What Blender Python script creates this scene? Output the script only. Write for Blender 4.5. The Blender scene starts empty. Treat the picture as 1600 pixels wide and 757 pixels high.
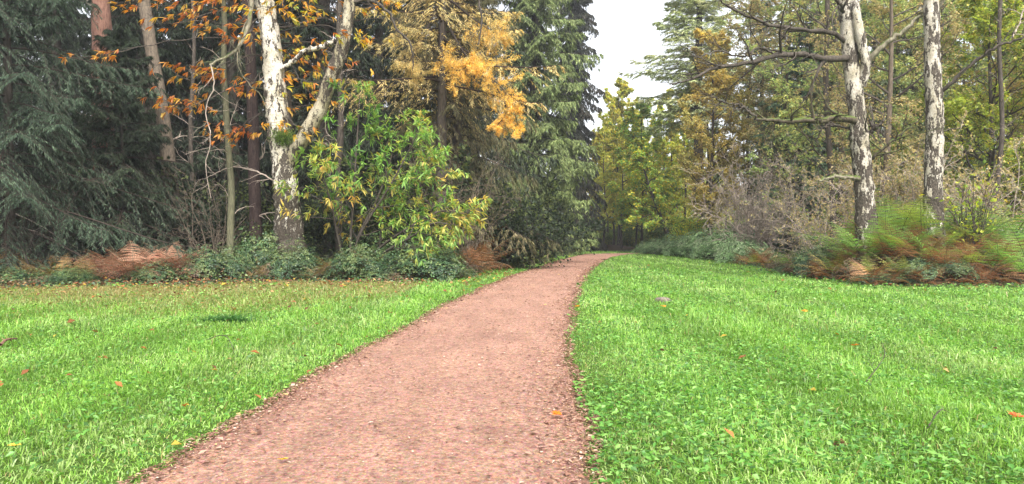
import bpy, math, random
import numpy as np

random.seed(7)
rs = np.random.RandomState(11)
C = bpy.context.scene.collection
H, F, HY = 1.3, 1155.0, 372.0          # eye height, focal length and horizon of the 1600 px photograph

def G(px, py):
    d = H * F / (py - HY)
    return ((px - 800) / F * d, d)
def P(px, py, d):
    return np.array([(px - 800) / F * d, d, H - (py - HY) / F * d])
def X(px, d):
    return (px - 800) / F * d

# ------------------------------------------------------------------ geometry helpers
def norm(v):
    return v / np.maximum(np.linalg.norm(v, axis=-1, keepdims=True), 1e-9)

class MB:
    """collects vertices, quads, triangles and a colour per vertex"""
    def __init__(s):
        s.v, s.c, s.f, s.n = [], [], [], 0
    def add(s, v, faces, col):
        v = np.asarray(v, float).reshape(-1, 3)
        col = np.asarray(col, float)
        if col.ndim == 1:
            col = np.broadcast_to(col, (len(v), 3))
        s.v.append(v); s.c.append(col)
        if not isinstance(faces, list): faces = [faces]
        for f in faces:
            s.f.append(np.asarray(f, np.int64) + s.n)
        s.n += len(v)
    def build(s, name, mat, parent=None, smooth=False):
        v = np.concatenate(s.v).astype(np.float32); c = np.concatenate(s.c)
        me = bpy.data.meshes.new(name)
        me.vertices.add(len(v)); me.vertices.foreach_set('co', v.ravel())
        starts, idx, o = [], [], 0
        for f in s.f:
            m, k = f.shape
            starts.append(o + np.arange(m) * k); idx.append(f.ravel()); o += m * k
        idx = np.concatenate(idx).astype(np.int32); starts = np.concatenate(starts).astype(np.int32)
        me.loops.add(len(idx)); me.loops.foreach_set('vertex_index', idx)
        me.polygons.add(len(starts)); me.polygons.foreach_set('loop_start', starts)
        me.polygons.foreach_set('use_smooth', np.full(len(starts), smooth, dtype=bool))
        at = me.attributes.new('col', 'FLOAT_COLOR', 'POINT')
        at.data.foreach_set('color', np.concatenate([c, np.ones((len(c), 1))], 1).astype(np.float32).ravel())
        me.update(calc_edges=True)
        me.materials.append(mat)
        ob = bpy.data.objects.new(name, me); C.objects.link(ob)
        if parent is not None: ob.parent = parent
        return ob

def tubes(mb, Pt, R, k, col, rough=0.0):
    """Pt (B,n,3), R (B,n): B tapered tubes of k sides"""
    Pt = np.asarray(Pt, float); R = np.asarray(R, float)
    if Pt.ndim == 2: Pt = Pt[None]; R = R[None]
    B, n, _ = Pt.shape
    T = norm(np.gradient(Pt, axis=1))
    ref = np.where(np.abs(T[..., 2:3]) > 0.85, np.array([1.0, 0, 0]), np.array([0, 0, 1.0]))
    # one reference per tube so that rings do not flip
    ref = np.broadcast_to(ref[:, :1], T.shape)
    U = norm(np.cross(T, ref)); V = np.cross(T, U)
    a = np.arange(k) / k * 2 * np.pi
    rr = R[:, :, None] * (1 + rough * rs.uniform(-1, 1, (B, n, k)))
    ring = Pt[:, :, None] + rr[..., None] * (U[:, :, None] * np.cos(a)[None, None, :, None] + V[:, :, None] * np.sin(a)[None, None, :, None])
    i = np.arange(k); j = (i + 1) % k
    base = (np.arange(B)[:, None, None] * n + np.arange(n - 1)[None, :, None]) * k
    q = np.stack([base + i, base + j, base + k + j, base + k + i], -1).reshape(-1, 4)
    col = np.asarray(col, float)
    if col.ndim == 2 and len(col) == B:
        col = np.repeat(col, n * k, axis=0)
    mb.add(ring, q, col)

def leaves(mb, Cn, D, N, L, W, col, fold=0.15, mid=0.45):
    """diamond leaf: base Cn, direction D, normal N; a quad each"""
    Bn = len(Cn)
    D = norm(D); S = norm(np.cross(D, N)); N = np.cross(S, D)
    L = np.broadcast_to(np.asarray(L, float), (Bn,))[:, None]; W = np.broadcast_to(np.asarray(W, float), (Bn,))[:, None]
    p0 = Cn; p2 = Cn + D * L
    m = Cn + D * L * mid + N * W * fold
    p1 = m + S * W * .5; p3 = m - S * W * .5
    v = np.stack([p0, p1, p2, p3], 1)
    q = np.arange(Bn * 4).reshape(Bn, 4)
    mb.add(v, q, np.repeat(col, 4, axis=0) if np.ndim(col) == 2 else col)

def strips(mb, Cn, D, N, L, W, col, curl=0.3, prof=(.5, 1, .75, 0)):
    """longer leaf with a profile, drooping"""
    Bn = len(Cn); D = norm(D); S = norm(np.cross(D, N)); N = np.cross(S, D)
    L = np.broadcast_to(np.asarray(L, float), (Bn,))[:, None]; W = np.broadcast_to(np.asarray(W, float), (Bn,))[:, None]
    m = len(prof); vs = []
    for i, p in enumerate(prof):
        t = i / (m - 1)
        c = Cn + D * L * t - N * L * curl * t * t
        if i == m - 1: vs.append(c[:, None])
        else: vs.append(np.stack([c + S * W * .5 * p, c - S * W * .5 * p], 1))
    v = np.concatenate(vs, 1); k = v.shape[1]
    b = (np.arange(Bn) * k)[:, None]
    qs = np.concatenate([b + np.array([2 * i, 2 * i + 1, 2 * i + 3, 2 * i + 2]) for i in range(m - 2)], 0)
    tr = b + np.array([k - 3, k - 2, k - 1])
    mb.add(v, [qs, tr], np.repeat(col, k, axis=0) if np.ndim(col) == 2 else col)

def grow(P0, D0, L, n, wob, pull=(0, 0, 0), pullmode=1.0):
    """curves starting at P0 along D0, length L, with wobble and a constant pull on direction"""
    B = len(P0); D = norm(D0.copy()); pts = [P0.copy()]; L = np.broadcast_to(np.asarray(L, float), (B,))
    pull = np.asarray(pull, float)
    for i in range(n - 1):
        pts.append(pts[-1] + D * (L / (n - 1))[:, None])
        D = norm(D + rs.normal(0, wob, (B, 3)) + pull * (i + 1) / (n - 1) * pullmode)
    return np.stack(pts, 1)

def spawn(Pt, R, k, t0, t1, a0, a1, lf, Lp, flat=0.0):
    """k children on each curve; returns start, dir, length, radius"""
    B, n, _ = Pt.shape
    t = (np.linspace(t0, t1, k)[None] + rs.uniform(-.5, .5, (B, k)) * (t1 - t0) / k).clip(0, .999)
    f = t * (n - 1); i = f.astype(int); w = (f - i)[..., None]
    b = np.arange(B)[:, None]
    S = Pt[b, i] * (1 - w) + Pt[b, i + 1] * w
    T = norm(Pt[b, i + 1] - Pt[b, i])
    r = R[b, i] * (1 - w[..., 0]) + R[b, i + 1] * w[..., 0]
    rnd = rs.normal(size=T.shape); rnd[..., 2] *= (1 - flat)
    side = norm(rnd - (rnd * T).sum(-1, keepdims=True) * T)
    a = rs.uniform(a0, a1, t.shape)[..., None]
    D = T * np.cos(a) + side * np.sin(a)
    Ln = np.broadcast_to(np.asarray(Lp, float), (B,))[:, None] * lf * (1 - .65 * t) * rs.uniform(.65, 1.25, t.shape)
    return S.reshape(-1, 3), D.reshape(-1, 3), Ln.ravel(), r.ravel()

def taper(B, n, r0, tip=.2):
    r0 = np.broadcast_to(np.asarray(r0, float), (B,))
    return r0[:, None] * np.linspace(1, tip, n)[None]

def pal(n, cols, w=None, pos=None, jit=.25, clump=.22, cs=1.3):
    """a colour for each leaf: picks from a palette, drifting from clump to clump"""
    cols = np.asarray(cols, float); m = len(cols)
    w = np.ones(m) / m if w is None else np.asarray(w, float) / sum(w)
    u = rs.rand(n)
    if pos is not None:
        ph = rs.uniform(0, 6, 6)
        g = np.sin(pos[:, 0] * cs + ph[0]) + np.sin(pos[:, 1] * cs * 1.1 + ph[1]) + np.sin(pos[:, 2] * cs * 1.4 + ph[2]) + .6 * np.sin((pos[:, 0] + pos[:, 2]) * cs * 2.6 + ph[3])
        u = (u * .55 + .45 * (g / 5 + .5)).clip(0, .9999)
        u = np.argsort(np.argsort(u)) / n
        h = np.sin(pos[:, 0] * cs * 2.1 + ph[4]) * np.sin(pos[:, 2] * cs * 2.3 + ph[5])
    else:
        h = 0
    i = np.searchsorted(np.cumsum(w), u).clip(0, m - 1)
    c = cols[i] * (1 + rs.uniform(-jit, jit, (n, 1))) * (1 + clump * np.reshape(h, (-1, 1)) if pos is not None else 1)
    return c.clip(0.004, .9)

def wobble2(x, y):
    return .5 * math.sin(x * .7 + 1.3) * math.cos(y * .53) + .3 * math.sin(x * 1.9 + y * 1.3) 

# ------------------------------------------------------------------ materials
def new_mat(name):
    m = bpy.data.materials.new(name); m.use_nodes = True
    nt = m.node_tree; nt.nodes.clear()
    out = nt.nodes.new('ShaderNodeOutputMaterial')
    return m, nt, out
def nd(nt, t, **kw):
    n = nt.nodes.new(t)
    for k, v in kw.items():
        if k in n.inputs: n.inputs[k].default_value = v
        else: setattr(n, k, v)
    return n
def ramp(nt, src, stops):
    r = nt.nodes.new('ShaderNodeValToRGB'); e = r.color_ramp.elements
    while len(e) > 1: e.remove(e[-1])
    e[0].position = stops[0][0]; e[0].color = (*stops[0][1], 1)
    for p, c in stops[1:]:
        x = e.new(p); x.color = (*c, 1)
    nt.links.new(src, r.inputs[0]); return r
def mix(nt, f, a, b, mode='MIX'):
    m = nt.nodes.new('ShaderNodeMix'); m.data_type = 'RGBA'; m.blend_type = mode
    for s, v in ((0, f), (6, a), (7, b)):
        if isinstance(v, (int, float)): m.inputs[s].default_value = v
        elif isinstance(v, tuple): m.inputs[s].default_value = (*v, 1)
        else: nt.links.new(v, m.inputs[s])
    return m.outputs[2]
def coords(nt, scale, kind='Object'):
    tc = nt.nodes.new('ShaderNodeTexCoord'); mp = nt.nodes.new('ShaderNodeMapping'); mp.inputs['Scale'].default_value = scale
    nt.links.new(tc.outputs[kind], mp.inputs[0]); return mp.outputs[0]
def noise(nt, vec, scale, detail=4, rough=.6):
    n = nd(nt, 'ShaderNodeTexNoise', Scale=scale, Detail=detail, Roughness=rough); nt.links.new(vec, n.inputs['Vector']); return n.outputs[0]
def mth(nt, op, a, b=0.0, c=None):
    m = nt.nodes.new('ShaderNodeMath'); m.operation = op
    for i, v in enumerate((a, b) if c is None else (a, b, c)):
        if isinstance(v, (int, float)): m.inputs[i].default_value = v
        else: nt.links.new(v, m.inputs[i])
    return m.outputs[0]

def leaf_mat(name, trans=.35, rough=.5, spec=.3):
    m, nt, out = new_mat(name)
    at = nd(nt, 'ShaderNodeAttribute', attribute_name='col')
    p = nd(nt, 'ShaderNodeBsdfPrincipled', Roughness=rough)
    p.inputs['Specular IOR Level'].default_value = spec
    t = nd(nt, 'ShaderNodeBsdfTranslucent')
    br = nd(nt, 'ShaderNodeHueSaturation', Saturation=1.15, Value=1.5); nt.links.new(at.outputs[0], br.inputs['Color'])
    nt.links.new(at.outputs[0], p.inputs['Base Color']); nt.links.new(br.outputs[0], t.inputs['Color'])
    mx = nd(nt, 'ShaderNodeMixShader', Fac=trans)
    nt.links.new(p.outputs[0], mx.inputs[1]); nt.links.new(t.outputs[0], mx.inputs[2]); nt.links.new(mx.outputs[0], out.inputs[0])
    return m
LEAF = leaf_mat('leaf', .45); NEEDLE = leaf_mat('needle', .15, .6, .2); GLOSSY = leaf_mat('glossy_leaf', .15, .42, .35)
GRASS = leaf_mat('grass_blade', .4, .42, .4); DRY = leaf_mat('dry_leaf', .25, .9, .03)

def bark_mat(name, c1, c2, sc=(6, 6, 1.5), moss=0.0, bump=.5):
    m, nt, out = new_mat(name)
    v = coords(nt, sc)
    n = noise(nt, v, 3, 8, .7)
    col = ramp(nt, n, [(.3, c1), (.62, c2)]).outputs[0]
    if moss:
        n2 = noise(nt, coords(nt, (1, 1, 1)), 2.3, 4)
        ge = nt.nodes.new('ShaderNodeNewGeometry'); sx = nt.nodes.new('ShaderNodeSeparateXYZ'); nt.links.new(ge.outputs['Normal'], sx.inputs[0])
        f = mth(nt, 'ADD', mth(nt, 'MULTIPLY', sx.outputs[2], .45), n2)
        f = ramp(nt, f, [(.75 - .3 * moss, (0, 0, 0)), (.95 - .3 * moss, (1, 1, 1))]).outputs[0]
        col = mix(nt, f, col, (.07, .095, .022))
    p = nd(nt, 'ShaderNodeBsdfPrincipled', Roughness=.9); p.inputs['Specular IOR Level'].default_value = .15
    nt.links.new(col, p.inputs['Base Color'])
    b = nd(nt, 'ShaderNodeBump', Strength=bump, Distance=.04); nt.links.new(n, b.inputs['Height']); nt.links.new(b.outputs[0], p.inputs['Normal'])
    nt.links.new(p.outputs[0], out.inputs[0]); return m
BARK = bark_mat('dark_bark', (.02, .017, .014), (.09, .075, .06))
BARK_RED = bark_mat('reddish_bark', (.07, .035, .025), (.24, .13, .095))
BARK_RED2 = bark_mat('dark_reddish_bark', (.018, .013, .012), (.065, .045, .040))
BARK_GREY = bark_mat('grey_bark', (.045, .036, .027), (.17, .135, .10))
BARK_GREEN = bark_mat('greenish_bark', (.045, .045, .028), (.13, .125, .075))
BARK_MOSS = bark_mat('mossy_bark', (.02, .018, .014), (.11, .09, .06), moss=.55)
BARK_LIMB = bark_mat('pale_mossy_limb', (.045, .038, .028), (.27, .24, .17), moss=.4)
TWIG = bark_mat('twig_bark', (.17, .135, .11), (.42, .35, .29))

def birch_mat(name, dark_top, white=(.64, .59, .51), ht=3.0, foot=.575):
    m, nt, out = new_mat(name)
    tc = nt.nodes.new('ShaderNodeTexCoord'); sx = nt.nodes.new('ShaderNodeSeparateXYZ'); nt.links.new(tc.outputs['Object'], sx.inputs[0])
    z = sx.outputs[2]
    pl = noise(nt, coords(nt, (4.2, 4.2, 1.5)), 1.6, 7, .68)          # plates and fissures
    lc = noise(nt, coords(nt, (4, 4, 26)), 1.4, 3, .6)                # lenticel bands
    fine = noise(nt, coords(nt, (14, 14, 8)), 2.0, 5, .7)
    # threshold rises with height: mostly rough dark bark at the foot, mostly white above
    mr = nd(nt, 'ShaderNodeMapRange'); nt.links.new(z, mr.inputs[0])
    mr.inputs[1].default_value = .4; mr.inputs[2].default_value = ht; mr.inputs[3].default_value = foot; mr.inputs[4].default_value = dark_top
    big = noise(nt, coords(nt, (1, 1, 1)), 1.1, 3, .5)
    d = mth(nt, 'SUBTRACT', mth(nt, 'ADD', mth(nt, 'ADD', mth(nt, 'MULTIPLY', pl, .62), mth(nt, 'MULTIPLY', fine, .18)), mth(nt, 'MULTIPLY', big, .2)), mr.outputs[0])
    white_f = ramp(nt, mth(nt, 'ADD', d, .5), [(.485, (0, 0, 0)), (.51, (1, 1, 1))]).outputs[0]
    dk = ramp(nt, fine, [(.35, (.018, .014, .011)), (.55, (.08, .065, .05)), (.7, (.15, .13, .10))]).outputs[0]
    wt = ramp(nt, fine, [(.3, (white[0] * .55, white[1] * .5, white[2] * .45)), (.6, white)]).outputs[0]
    l = ramp(nt, lc, [(.64, (0, 0, 0)), (.69, (.8, .8, .8))]).outputs[0]
    wt = mix(nt, l, wt, (.12, .10, .08))
    al = ramp(nt, noise(nt, coords(nt, (1, 1, .6)), 2.2, 6, .7), [(.42, (1, 1, 1)), (.62, (.70, .68, .58))]).outputs[0]
    wt = mix(nt, 1.0, wt, al, 'MULTIPLY')
    col = mix(nt, white_f, dk, wt)
    p = nd(nt, 'ShaderNodeBsdfPrincipled', Roughness=.75); p.inputs['Specular IOR Level'].default_value = .2
    nt.links.new(col, p.inputs['Base Color'])
    b = nd(nt, 'ShaderNodeBump', Strength=.7, Distance=.05)
    nt.links.new(mth(nt, 'ADD', mth(nt, 'MULTIPLY', white_f, .5), fine), b.inputs['Height']); nt.links.new(b.outputs[0], p.inputs['Normal'])
    nt.links.new(p.outputs[0], out.inputs[0]); return m
BIRCH = birch_mat('birch_bark', .475, (.68, .64, .56), ht=6.5)
BIRCH_STEM = birch_mat('brownish_birch_bark', .50, (.42, .38, .28), 5.0, .50)
BIRCH_GREY = birch_mat('greyer_birch_bark', .475, (.54, .50, .43), 8.0, .545)

def ground_mat():
    m, nt, out = new_mat('ground')
    at = nd(nt, 'ShaderNodeAttribute', attribute_name='col')
    v = coords(nt, (1, 1, 1))
    n = noise(nt, v, 9, 8, .75); n2 = noise(nt, v, .6, 4)
    f = ramp(nt, n, [(.3, (.45, .42, .4)), (.7, (1.5, 1.45, 1.35))]).outputs[0]
    col = mix(nt, 1.0, at.outputs[0], f, 'MULTIPLY')
    p = nd(nt, 'ShaderNodeBsdfPrincipled', Roughness=.95); p.inputs['Specular IOR Level'].default_value = .1
    nt.links.new(col, p.inputs['Base Color'])
    b = nd(nt, 'ShaderNodeBump', Strength=.6, Distance=.05); nt.links.new(n, b.inputs['Height']); nt.links.new(b.outputs[0], p.inputs['Normal'])
    nt.links.new(p.outputs[0], out.inputs[0]); return m

def path_mat():
    m, nt, out = new_mat('red_gravel')
    v = coords(nt, (1, 1, 1))
    fine = noise(nt, v, 30, 10, .93); mid = noise(nt, v, 18, 5, .7); big = noise(nt, v, .9, 5, .6)
    vo = nd(nt, 'ShaderNodeTexVoronoi', Scale=85.0); nt.links.new(v, vo.inputs['Vector'])
    base = ramp(nt, fine, [(.30, (.06, .030, .020)), (.44, (.17, .094, .066)), (.51, (.285, .168, .126)), (.57, (.345, .212, .162)), (.68, (.62, .46, .37))]).outputs[0]
    st = mix(nt, .3, base, vo.outputs['Color'], 'SOFT_LIGHT')
    c = mix(nt, 1.0, st, ramp(nt, mid, [(.32, (.55, .52, .51)), (.47, (.95, .94, .93)), (.62, (1.2, 1.18, 1.15))]).outputs[0], 'MULTIPLY')
    c = mix(nt, 1.0, c, ramp(nt, noise(nt, coords(nt, (2.2, .35, 1)), 1.3, 6, .65), [(.38, (.86, .84, .83)), (.6, (1.08, 1.07, 1.06))]).outputs[0], 'MULTIPLY')
    c = mix(nt, 1.0, c, ramp(nt, big, [(.3, (.84, .82, .82)), (.68, (1.08, 1.07, 1.05))]).outputs[0], 'MULTIPLY')
    p = nd(nt, 'ShaderNodeBsdfPrincipled', Roughness=.9); p.inputs['Specular IOR Level'].default_value = .2
    nt.links.new(c, p.inputs['Base Color'])
    b = nd(nt, 'ShaderNodeBump', Strength=.7, Distance=.012); nt.links.new(mth(nt, 'ADD', fine, mid), b.inputs['Height']); nt.links.new(b.outputs[0], p.inputs['Normal'])
    nt.links.new(p.outputs[0], out.inputs[0]); return m

# ------------------------------------------------------------------ object helpers
def empty(name, loc, rz=0.0):
    o = bpy.data.objects.new(name, None); o.location = loc; o.rotation_euler = (0, 0, rz); o.empty_display_size = .3
    C.objects.link(o); return o
def tag(o, label=None, cat=None, group=None, kind=None):
    if label: o['label'] = label
    if cat: o['category'] = cat
    if group: o['group'] = group
    if kind: o['kind'] = kind
    return o
def copy_tree(o, loc=None, rz=None, sc=None, label=None, group=None):
    c = o.copy(); C.objects.link(c)
    for ch in list(o.children):
        d = ch.copy(); d.parent = c; C.objects.link(d)
    if loc is not None: c.location = loc
    if rz is not None: c.rotation_euler = (0, 0, rz)
    if sc is not None: c.scale = (sc, sc, sc) if np.isscalar(sc) else sc
    if label: c['label'] = label
    if group: c['group'] = group
    return c

# ------------------------------------------------------------------ layout of the clearing
pathL = [(757, 210), (700, 306), (650, 388), (600, 472), (560, 548), (520, 622), (480, 692), (450, 758), (432, 800), (417, 846), (408, 873), (402, 893), (397, 915)]
pathR = [(757, 925), (700, 913), (650, 898), (600, 890), (560, 887), (520, 885), (480, 893), (450, 903), (432, 914), (417, 928), (408, 941), (402, 955), (397, 985)]
pl = np.array([G(x, y) for y, x in pathL]); pr = np.array([G(x, y) for y, x in pathR])
# carry the path on behind the viewpoint and round the bend ahead
pl = np.vstack([[pl[0] + (pl[0] - pl[1]) * k for k in (8, 4, 2)], pl, [[15.5, 64.5], [24, 66.5], [40, 69]]])
pr = np.vstack([[pr[0] + (pr[0] - pr[1]) * k * np.array([1, 1]) for k in (8, 4, 2)], pr, [[17, 61.8], [25, 63.5], [41, 66]]])
def resample(p, n):
    s = np.r_[0, np.cumsum(np.linalg.norm(np.diff(p, axis=0), axis=1))]
    u = np.linspace(0, 1, n) ** 1.0 * s[-1]
    return np.stack([np.interp(u, s, p[:, 0]), np.interp(u, s, p[:, 1])], 1)
NL = 900
def smooth(p):
    for _ in range(60):
        p[1:-1] = (p[:-2] + 2 * p[1:-1] + p[2:]) / 4
    return p
PL = smooth(resample(pl, NL)); PR = smooth(resample(pr, NL))
ycol = PL[:, 1]
def edge_x(Pc, y):
    m = Pc[:, 1] < 63.0
    return np.interp(y, Pc[m, 1], Pc[m, 0])
def en(y, s):
    return .012 * np.sin(y * 9.1 + s) + .014 * np.sin(y * 17.7 + 2 * s) + .02 * np.sin(y * 3.3 + s) + .03 * np.sin(y * 1.1 + 2 * s)
def on_path(x, y, m=0.0):
    a = edge_x(PL, y) + en(y, 1) - m; b = edge_x(PR, y) + en(y, 4) + m
    return (x > a) & (x < b) & (y < 66)

LB = np.array([G(x, y) for x, y in [(-900, 470), (-200, 455), (0, 450), (160, 446), (300, 445), (450, 439), (560, 441), (640, 440), (700, 434), (745, 422), (790, 410), (850, 399.5), (905, 392.5)]] )
RB = np.array([G(x, y) for x, y in [(2600, 462), (1800, 454), (1600, 447), (1480, 448), (1400, 447), (1310, 439), (1235, 425), (1170, 411), (1130, 404), (1060, 399), (1000, 395.5)]])
poly = np.vstack([[LB[0] + [-40, -3]], LB, [[7.5, 76], [12, 76]], RB[::-1], [RB[0] + [40, -3]], [[60, -30], [-60, -30]]])
def inside(x, y):
    x = np.asarray(x); y = np.asarray(y); r = np.zeros(x.shape, bool); n = len(poly); j = n - 1
    for i in range(n):
        xi, yi = poly[i]; xj, yj = poly[j]
        with np.errstate(divide='ignore', invalid='ignore'):
            c = ((yi > y) != (yj > y)) & (x < (xj - xi) * (y - yi) / (yj - yi + 1e-12) + xi)
        r ^= c; j = i
    return r
def dist_edge(x, y):
    """distance to the forest edge, positive in the clearing"""
    x = np.asarray(x, float); y = np.asarray(y, float); d = np.full(x.shape, 1e9)
    for i in range(len(poly) - 1):
        a, b = poly[i], poly[i + 1]; ab = b - a; L2 = (ab ** 2).sum()
        t = (((x - a[0]) * ab[0] + (y - a[1]) * ab[1]) / L2).clip(0, 1)
        d = np.minimum(d, np.hypot(x - a[0] - t * ab[0], y - a[1] - t * ab[1]))
    return np.where(inside(x, y), d, -d)

def zt(x, y):
    """height of the ground"""
    x = np.asarray(x, float); y = np.asarray(y, float)
    de = dist_edge(x, y)
    f = (np.clip(-de - .3, 0, 8) / 8)
    bank = 1.05 * np.exp(-((x - 12.5) / 4.0) ** 2 - ((y - 22.5) / 3.2) ** 2)
    bumps = (.18 * np.sin(x * .35 + 1) * np.sin(y * .28) + .12 * np.sin(x * .9 + y * .5)) * f
    return np.where(de > 0, 0, f * .25 + bumps) + np.where(de > -.1, 0, bank * np.clip(-de / 1.5, 0, 1))

# ground: one sheet, finer near the viewpoint
gx = np.unique(np.r_[np.linspace(-400, -40, 25), np.linspace(-40, 40, 161), np.linspace(40, 400, 25)])
gy = np.unique(np.r_[np.linspace(-60, 0, 20), np.linspace(0, 90, 181), np.linspace(90, 600, 40)])
XX, YY = np.meshgrid(gx, gy)
ZZ = zt(XX, YY)
de = dist_edge(XX, YY)
w = np.clip(de / 1.2 + .2, 0, 1)[..., None]
colg = np.array([.055, .10, .018]) * w + np.array([.050, .034, .022]) * (1 - w)
mb = MB(); nx, ny = len(gx), len(gy)
ii = (np.arange(ny - 1)[:, None] * nx + np.arange(nx - 1)[None]).ravel()
mb.add(np.stack([XX, YY, ZZ], -1), np.stack([ii, ii + 1, ii + nx + 1, ii + nx], 1), colg.reshape(-1, 3))
tag(mb.build('ground', ground_mat(), smooth=True), 'grassy clearing floor running into brown leaf-strewn forest floor', kind='structure')

# path
mb = MB(); K = 9
u = np.linspace(0, 1, K)
a = PL.copy(); b = PR.copy()
a[:, 0] += en(a[:, 1], 1); b[:, 0] += en(b[:, 1], 4)
PT = a[:, None] * (1 - u)[None, :, None] + b[:, None] * u[None, :, None]
Z = np.broadcast_to(.006 + .03 * (1 - (2 * u - 1) ** 2)[None], PT.shape[:2])
v = np.concatenate([PT, Z[..., None]], -1)
ii = (np.arange(NL - 1)[:, None] * K + np.arange(K - 1)[None]).ravel()
mb.add(v, np.stack([ii, ii + 1, ii + K + 1, ii + K], 1), (.3, .17, .13))
tag(mb.build('path', path_mat(), smooth=True), 'reddish brown gravel path curving through the clearing', kind='structure')

# ------------------------------------------------------------------ grass
def screen_sample(n, d0, d1, e=2.0, dk=8.0):
    """ground points spread by distance: constant to dk, then falling with distance"""
    out = []
    d = np.linspace(d0, d1, 4000); pdf = d * np.minimum(1, (dk / d) ** e); cdf = np.cumsum(pdf); cdf /= cdf[-1]
    dd = np.interp(rs.rand(n), cdf, d)
    xx = rs.uniform(-.82, .82, n) * dd + rs.uniform(-1.2, 1.2, n)
    return xx, dd
n = 820000
x, y = screen_sample(n, 3.2, 72, 2.0, 7.0)
dE = dist_edge(x, y)
edge = np.clip(dE / 2.5, 0, 1)
pat = .5 + .5 * np.sin(x * .8 + 2 * np.sin(y * .35)) * np.sin(y * .6 + 1.5 * np.sin(x * .3))
fine = .5 + .5 * np.sin(x * 6 + 2 * np.sin(y * 3)) * np.sin(y * 5.2 + x)
near = np.maximum(edge_x(PL, y) - x, x - edge_x(PR, y))
keep = (dE > -.5) & ~on_path(x, y, -.03) & (rs.rand(n) < np.clip(.35 + near * 2.2, .0, 1)) & (rs.rand(n) < .55 + .45 * fine)
keep &= (rs.rand(n) < .45 + .55 * edge)
x, y, dE, edge, pat, fine, near = [q[keep] for q in (x, y, dE, edge, pat, fine, near)]
n = len(x)
sc = np.maximum(1, y / 8) ** .85
clump = (.5 + .5 * np.sin(x * 9 + 3 * np.sin(y * 4.1)) * np.sin(y * 8.3 + 2 * np.sin(x * 5)))
hgt = rs.uniform(.022, .074, n) * (.7 + .4 * pat) * (.65 + .8 * clump ** 2) * np.where(rs.rand(n) < .10, 1.9, 1) * np.clip(.45 + near * .9, .45, 1) * (1 + .25 * fine) * (.6 + .4 * edge) * np.minimum(1.35, sc)
wid = rs.uniform(.004, .010, n) * sc
az = rs.uniform(0, 2 * np.pi, n); lean = rs.uniform(.2, 1.9, n)
windx = .12 * np.sin(x * 1.7 + y * .9); windy = .12 * np.cos(y * 1.3 - x * .6)
dx = np.cos(az) * lean + windx; dy = np.sin(az) * lean + windy
base = np.stack([x, y, np.full(n, -.004)], 1)
sx_ = np.stack([-np.sin(az), np.cos(az), np.zeros(n)], 1) * (wid * .5)[:, None]
turn = rs.rand(n) < .5
sx_[turn] = np.stack([np.full(turn.sum(), 1.), rs.uniform(-.4, .4, turn.sum()), np.zeros(turn.sum())], 1) * (wid[turn] * .5)[:, None]
m1 = base + np.stack([dx * .28, dy * .28, np.ones(n) * .62], 1) * hgt[:, None]
tip = base + np.stack([dx, dy, 1 - .35 * np.minimum(lean, 1.3)], 1) * hgt[:, None]
greens = [(.12, .245, .035), (.18, .335, .052), (.265, .415, .088), (.075, .16, .03), (.33, .44, .15)]
colr = pal(n, greens, [3, 4, 2.5, 1.5, 1], np.stack([x, y, x * 0], 1), jit=.22, clump=.22, cs=1.7)
leftback = np.clip(1 - (dE - .5 + 1.2 * np.sin(x * .9) * np.sin(y * .8)) / 9, 0, 1) * (x < -2.5) * np.clip((near - .6) / 2, 0, 1)
dry = rs.rand(n) < (.75 * leftback + .02 + .12 * np.exp(-near / .15))
colr[dry] = pal(dry.sum(), [(.30, .25, .09), (.22, .20, .06), (.36, .28, .13)])
yel = leftback[:, None] * .8
colr = colr * (1 - yel) + np.array([.25, .205, .075]) * yel
mb = MB()
v = np.stack([base - sx_, base + sx_, m1 + sx_ * .8, m1 - sx_ * .8, tip], 1)
b5 = (np.arange(n) * 5)[:, None]
mb.add(v, [b5 + np.array([0, 1, 2, 3]), b5 + np.array([3, 2, 4])], np.repeat(colr, 5, axis=0))
# clover and plantain leaves low in the sward
n = 65000
x, y = screen_sample(n, 3.4, 30, 2.2, 6)
k = (dist_edge(x, y) > .1) & ~on_path(x, y, .02) & ((x > 0) | (rs.rand(n) < .35)) & (rs.rand(n) < .25 + .75 * (np.sin(x * 1.7 + np.sin(y)) * np.sin(y * 1.3 + 1) > -.1)); x, y = x[k], y[k]; n = len(x)
pp = np.stack([x, y, rs.uniform(.02, .09, n)], 1)
az = rs.uniform(0, 6.28, n); s_ = np.maximum(1, y / 9) ** .8
leaves(mb, pp, np.stack([np.cos(az), np.sin(az), rs.uniform(-.1, .5, n)], 1), np.stack([rs.normal(0, .4, n), rs.normal(0, .4, n), np.ones(n)], 1),
       rs.uniform(.02, .065, n) * s_, rs.uniform(.016, .036, n) * s_, pal(n, [(.085, .22, .04), (.14, .31, .055), (.22, .40, .095), (.06, .15, .03)], jit=.25), mid=.6)
tag(mb.build('grass', GRASS), 'bright green damp grass covering both sides of the path', 'grass', kind='stuff')

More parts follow.
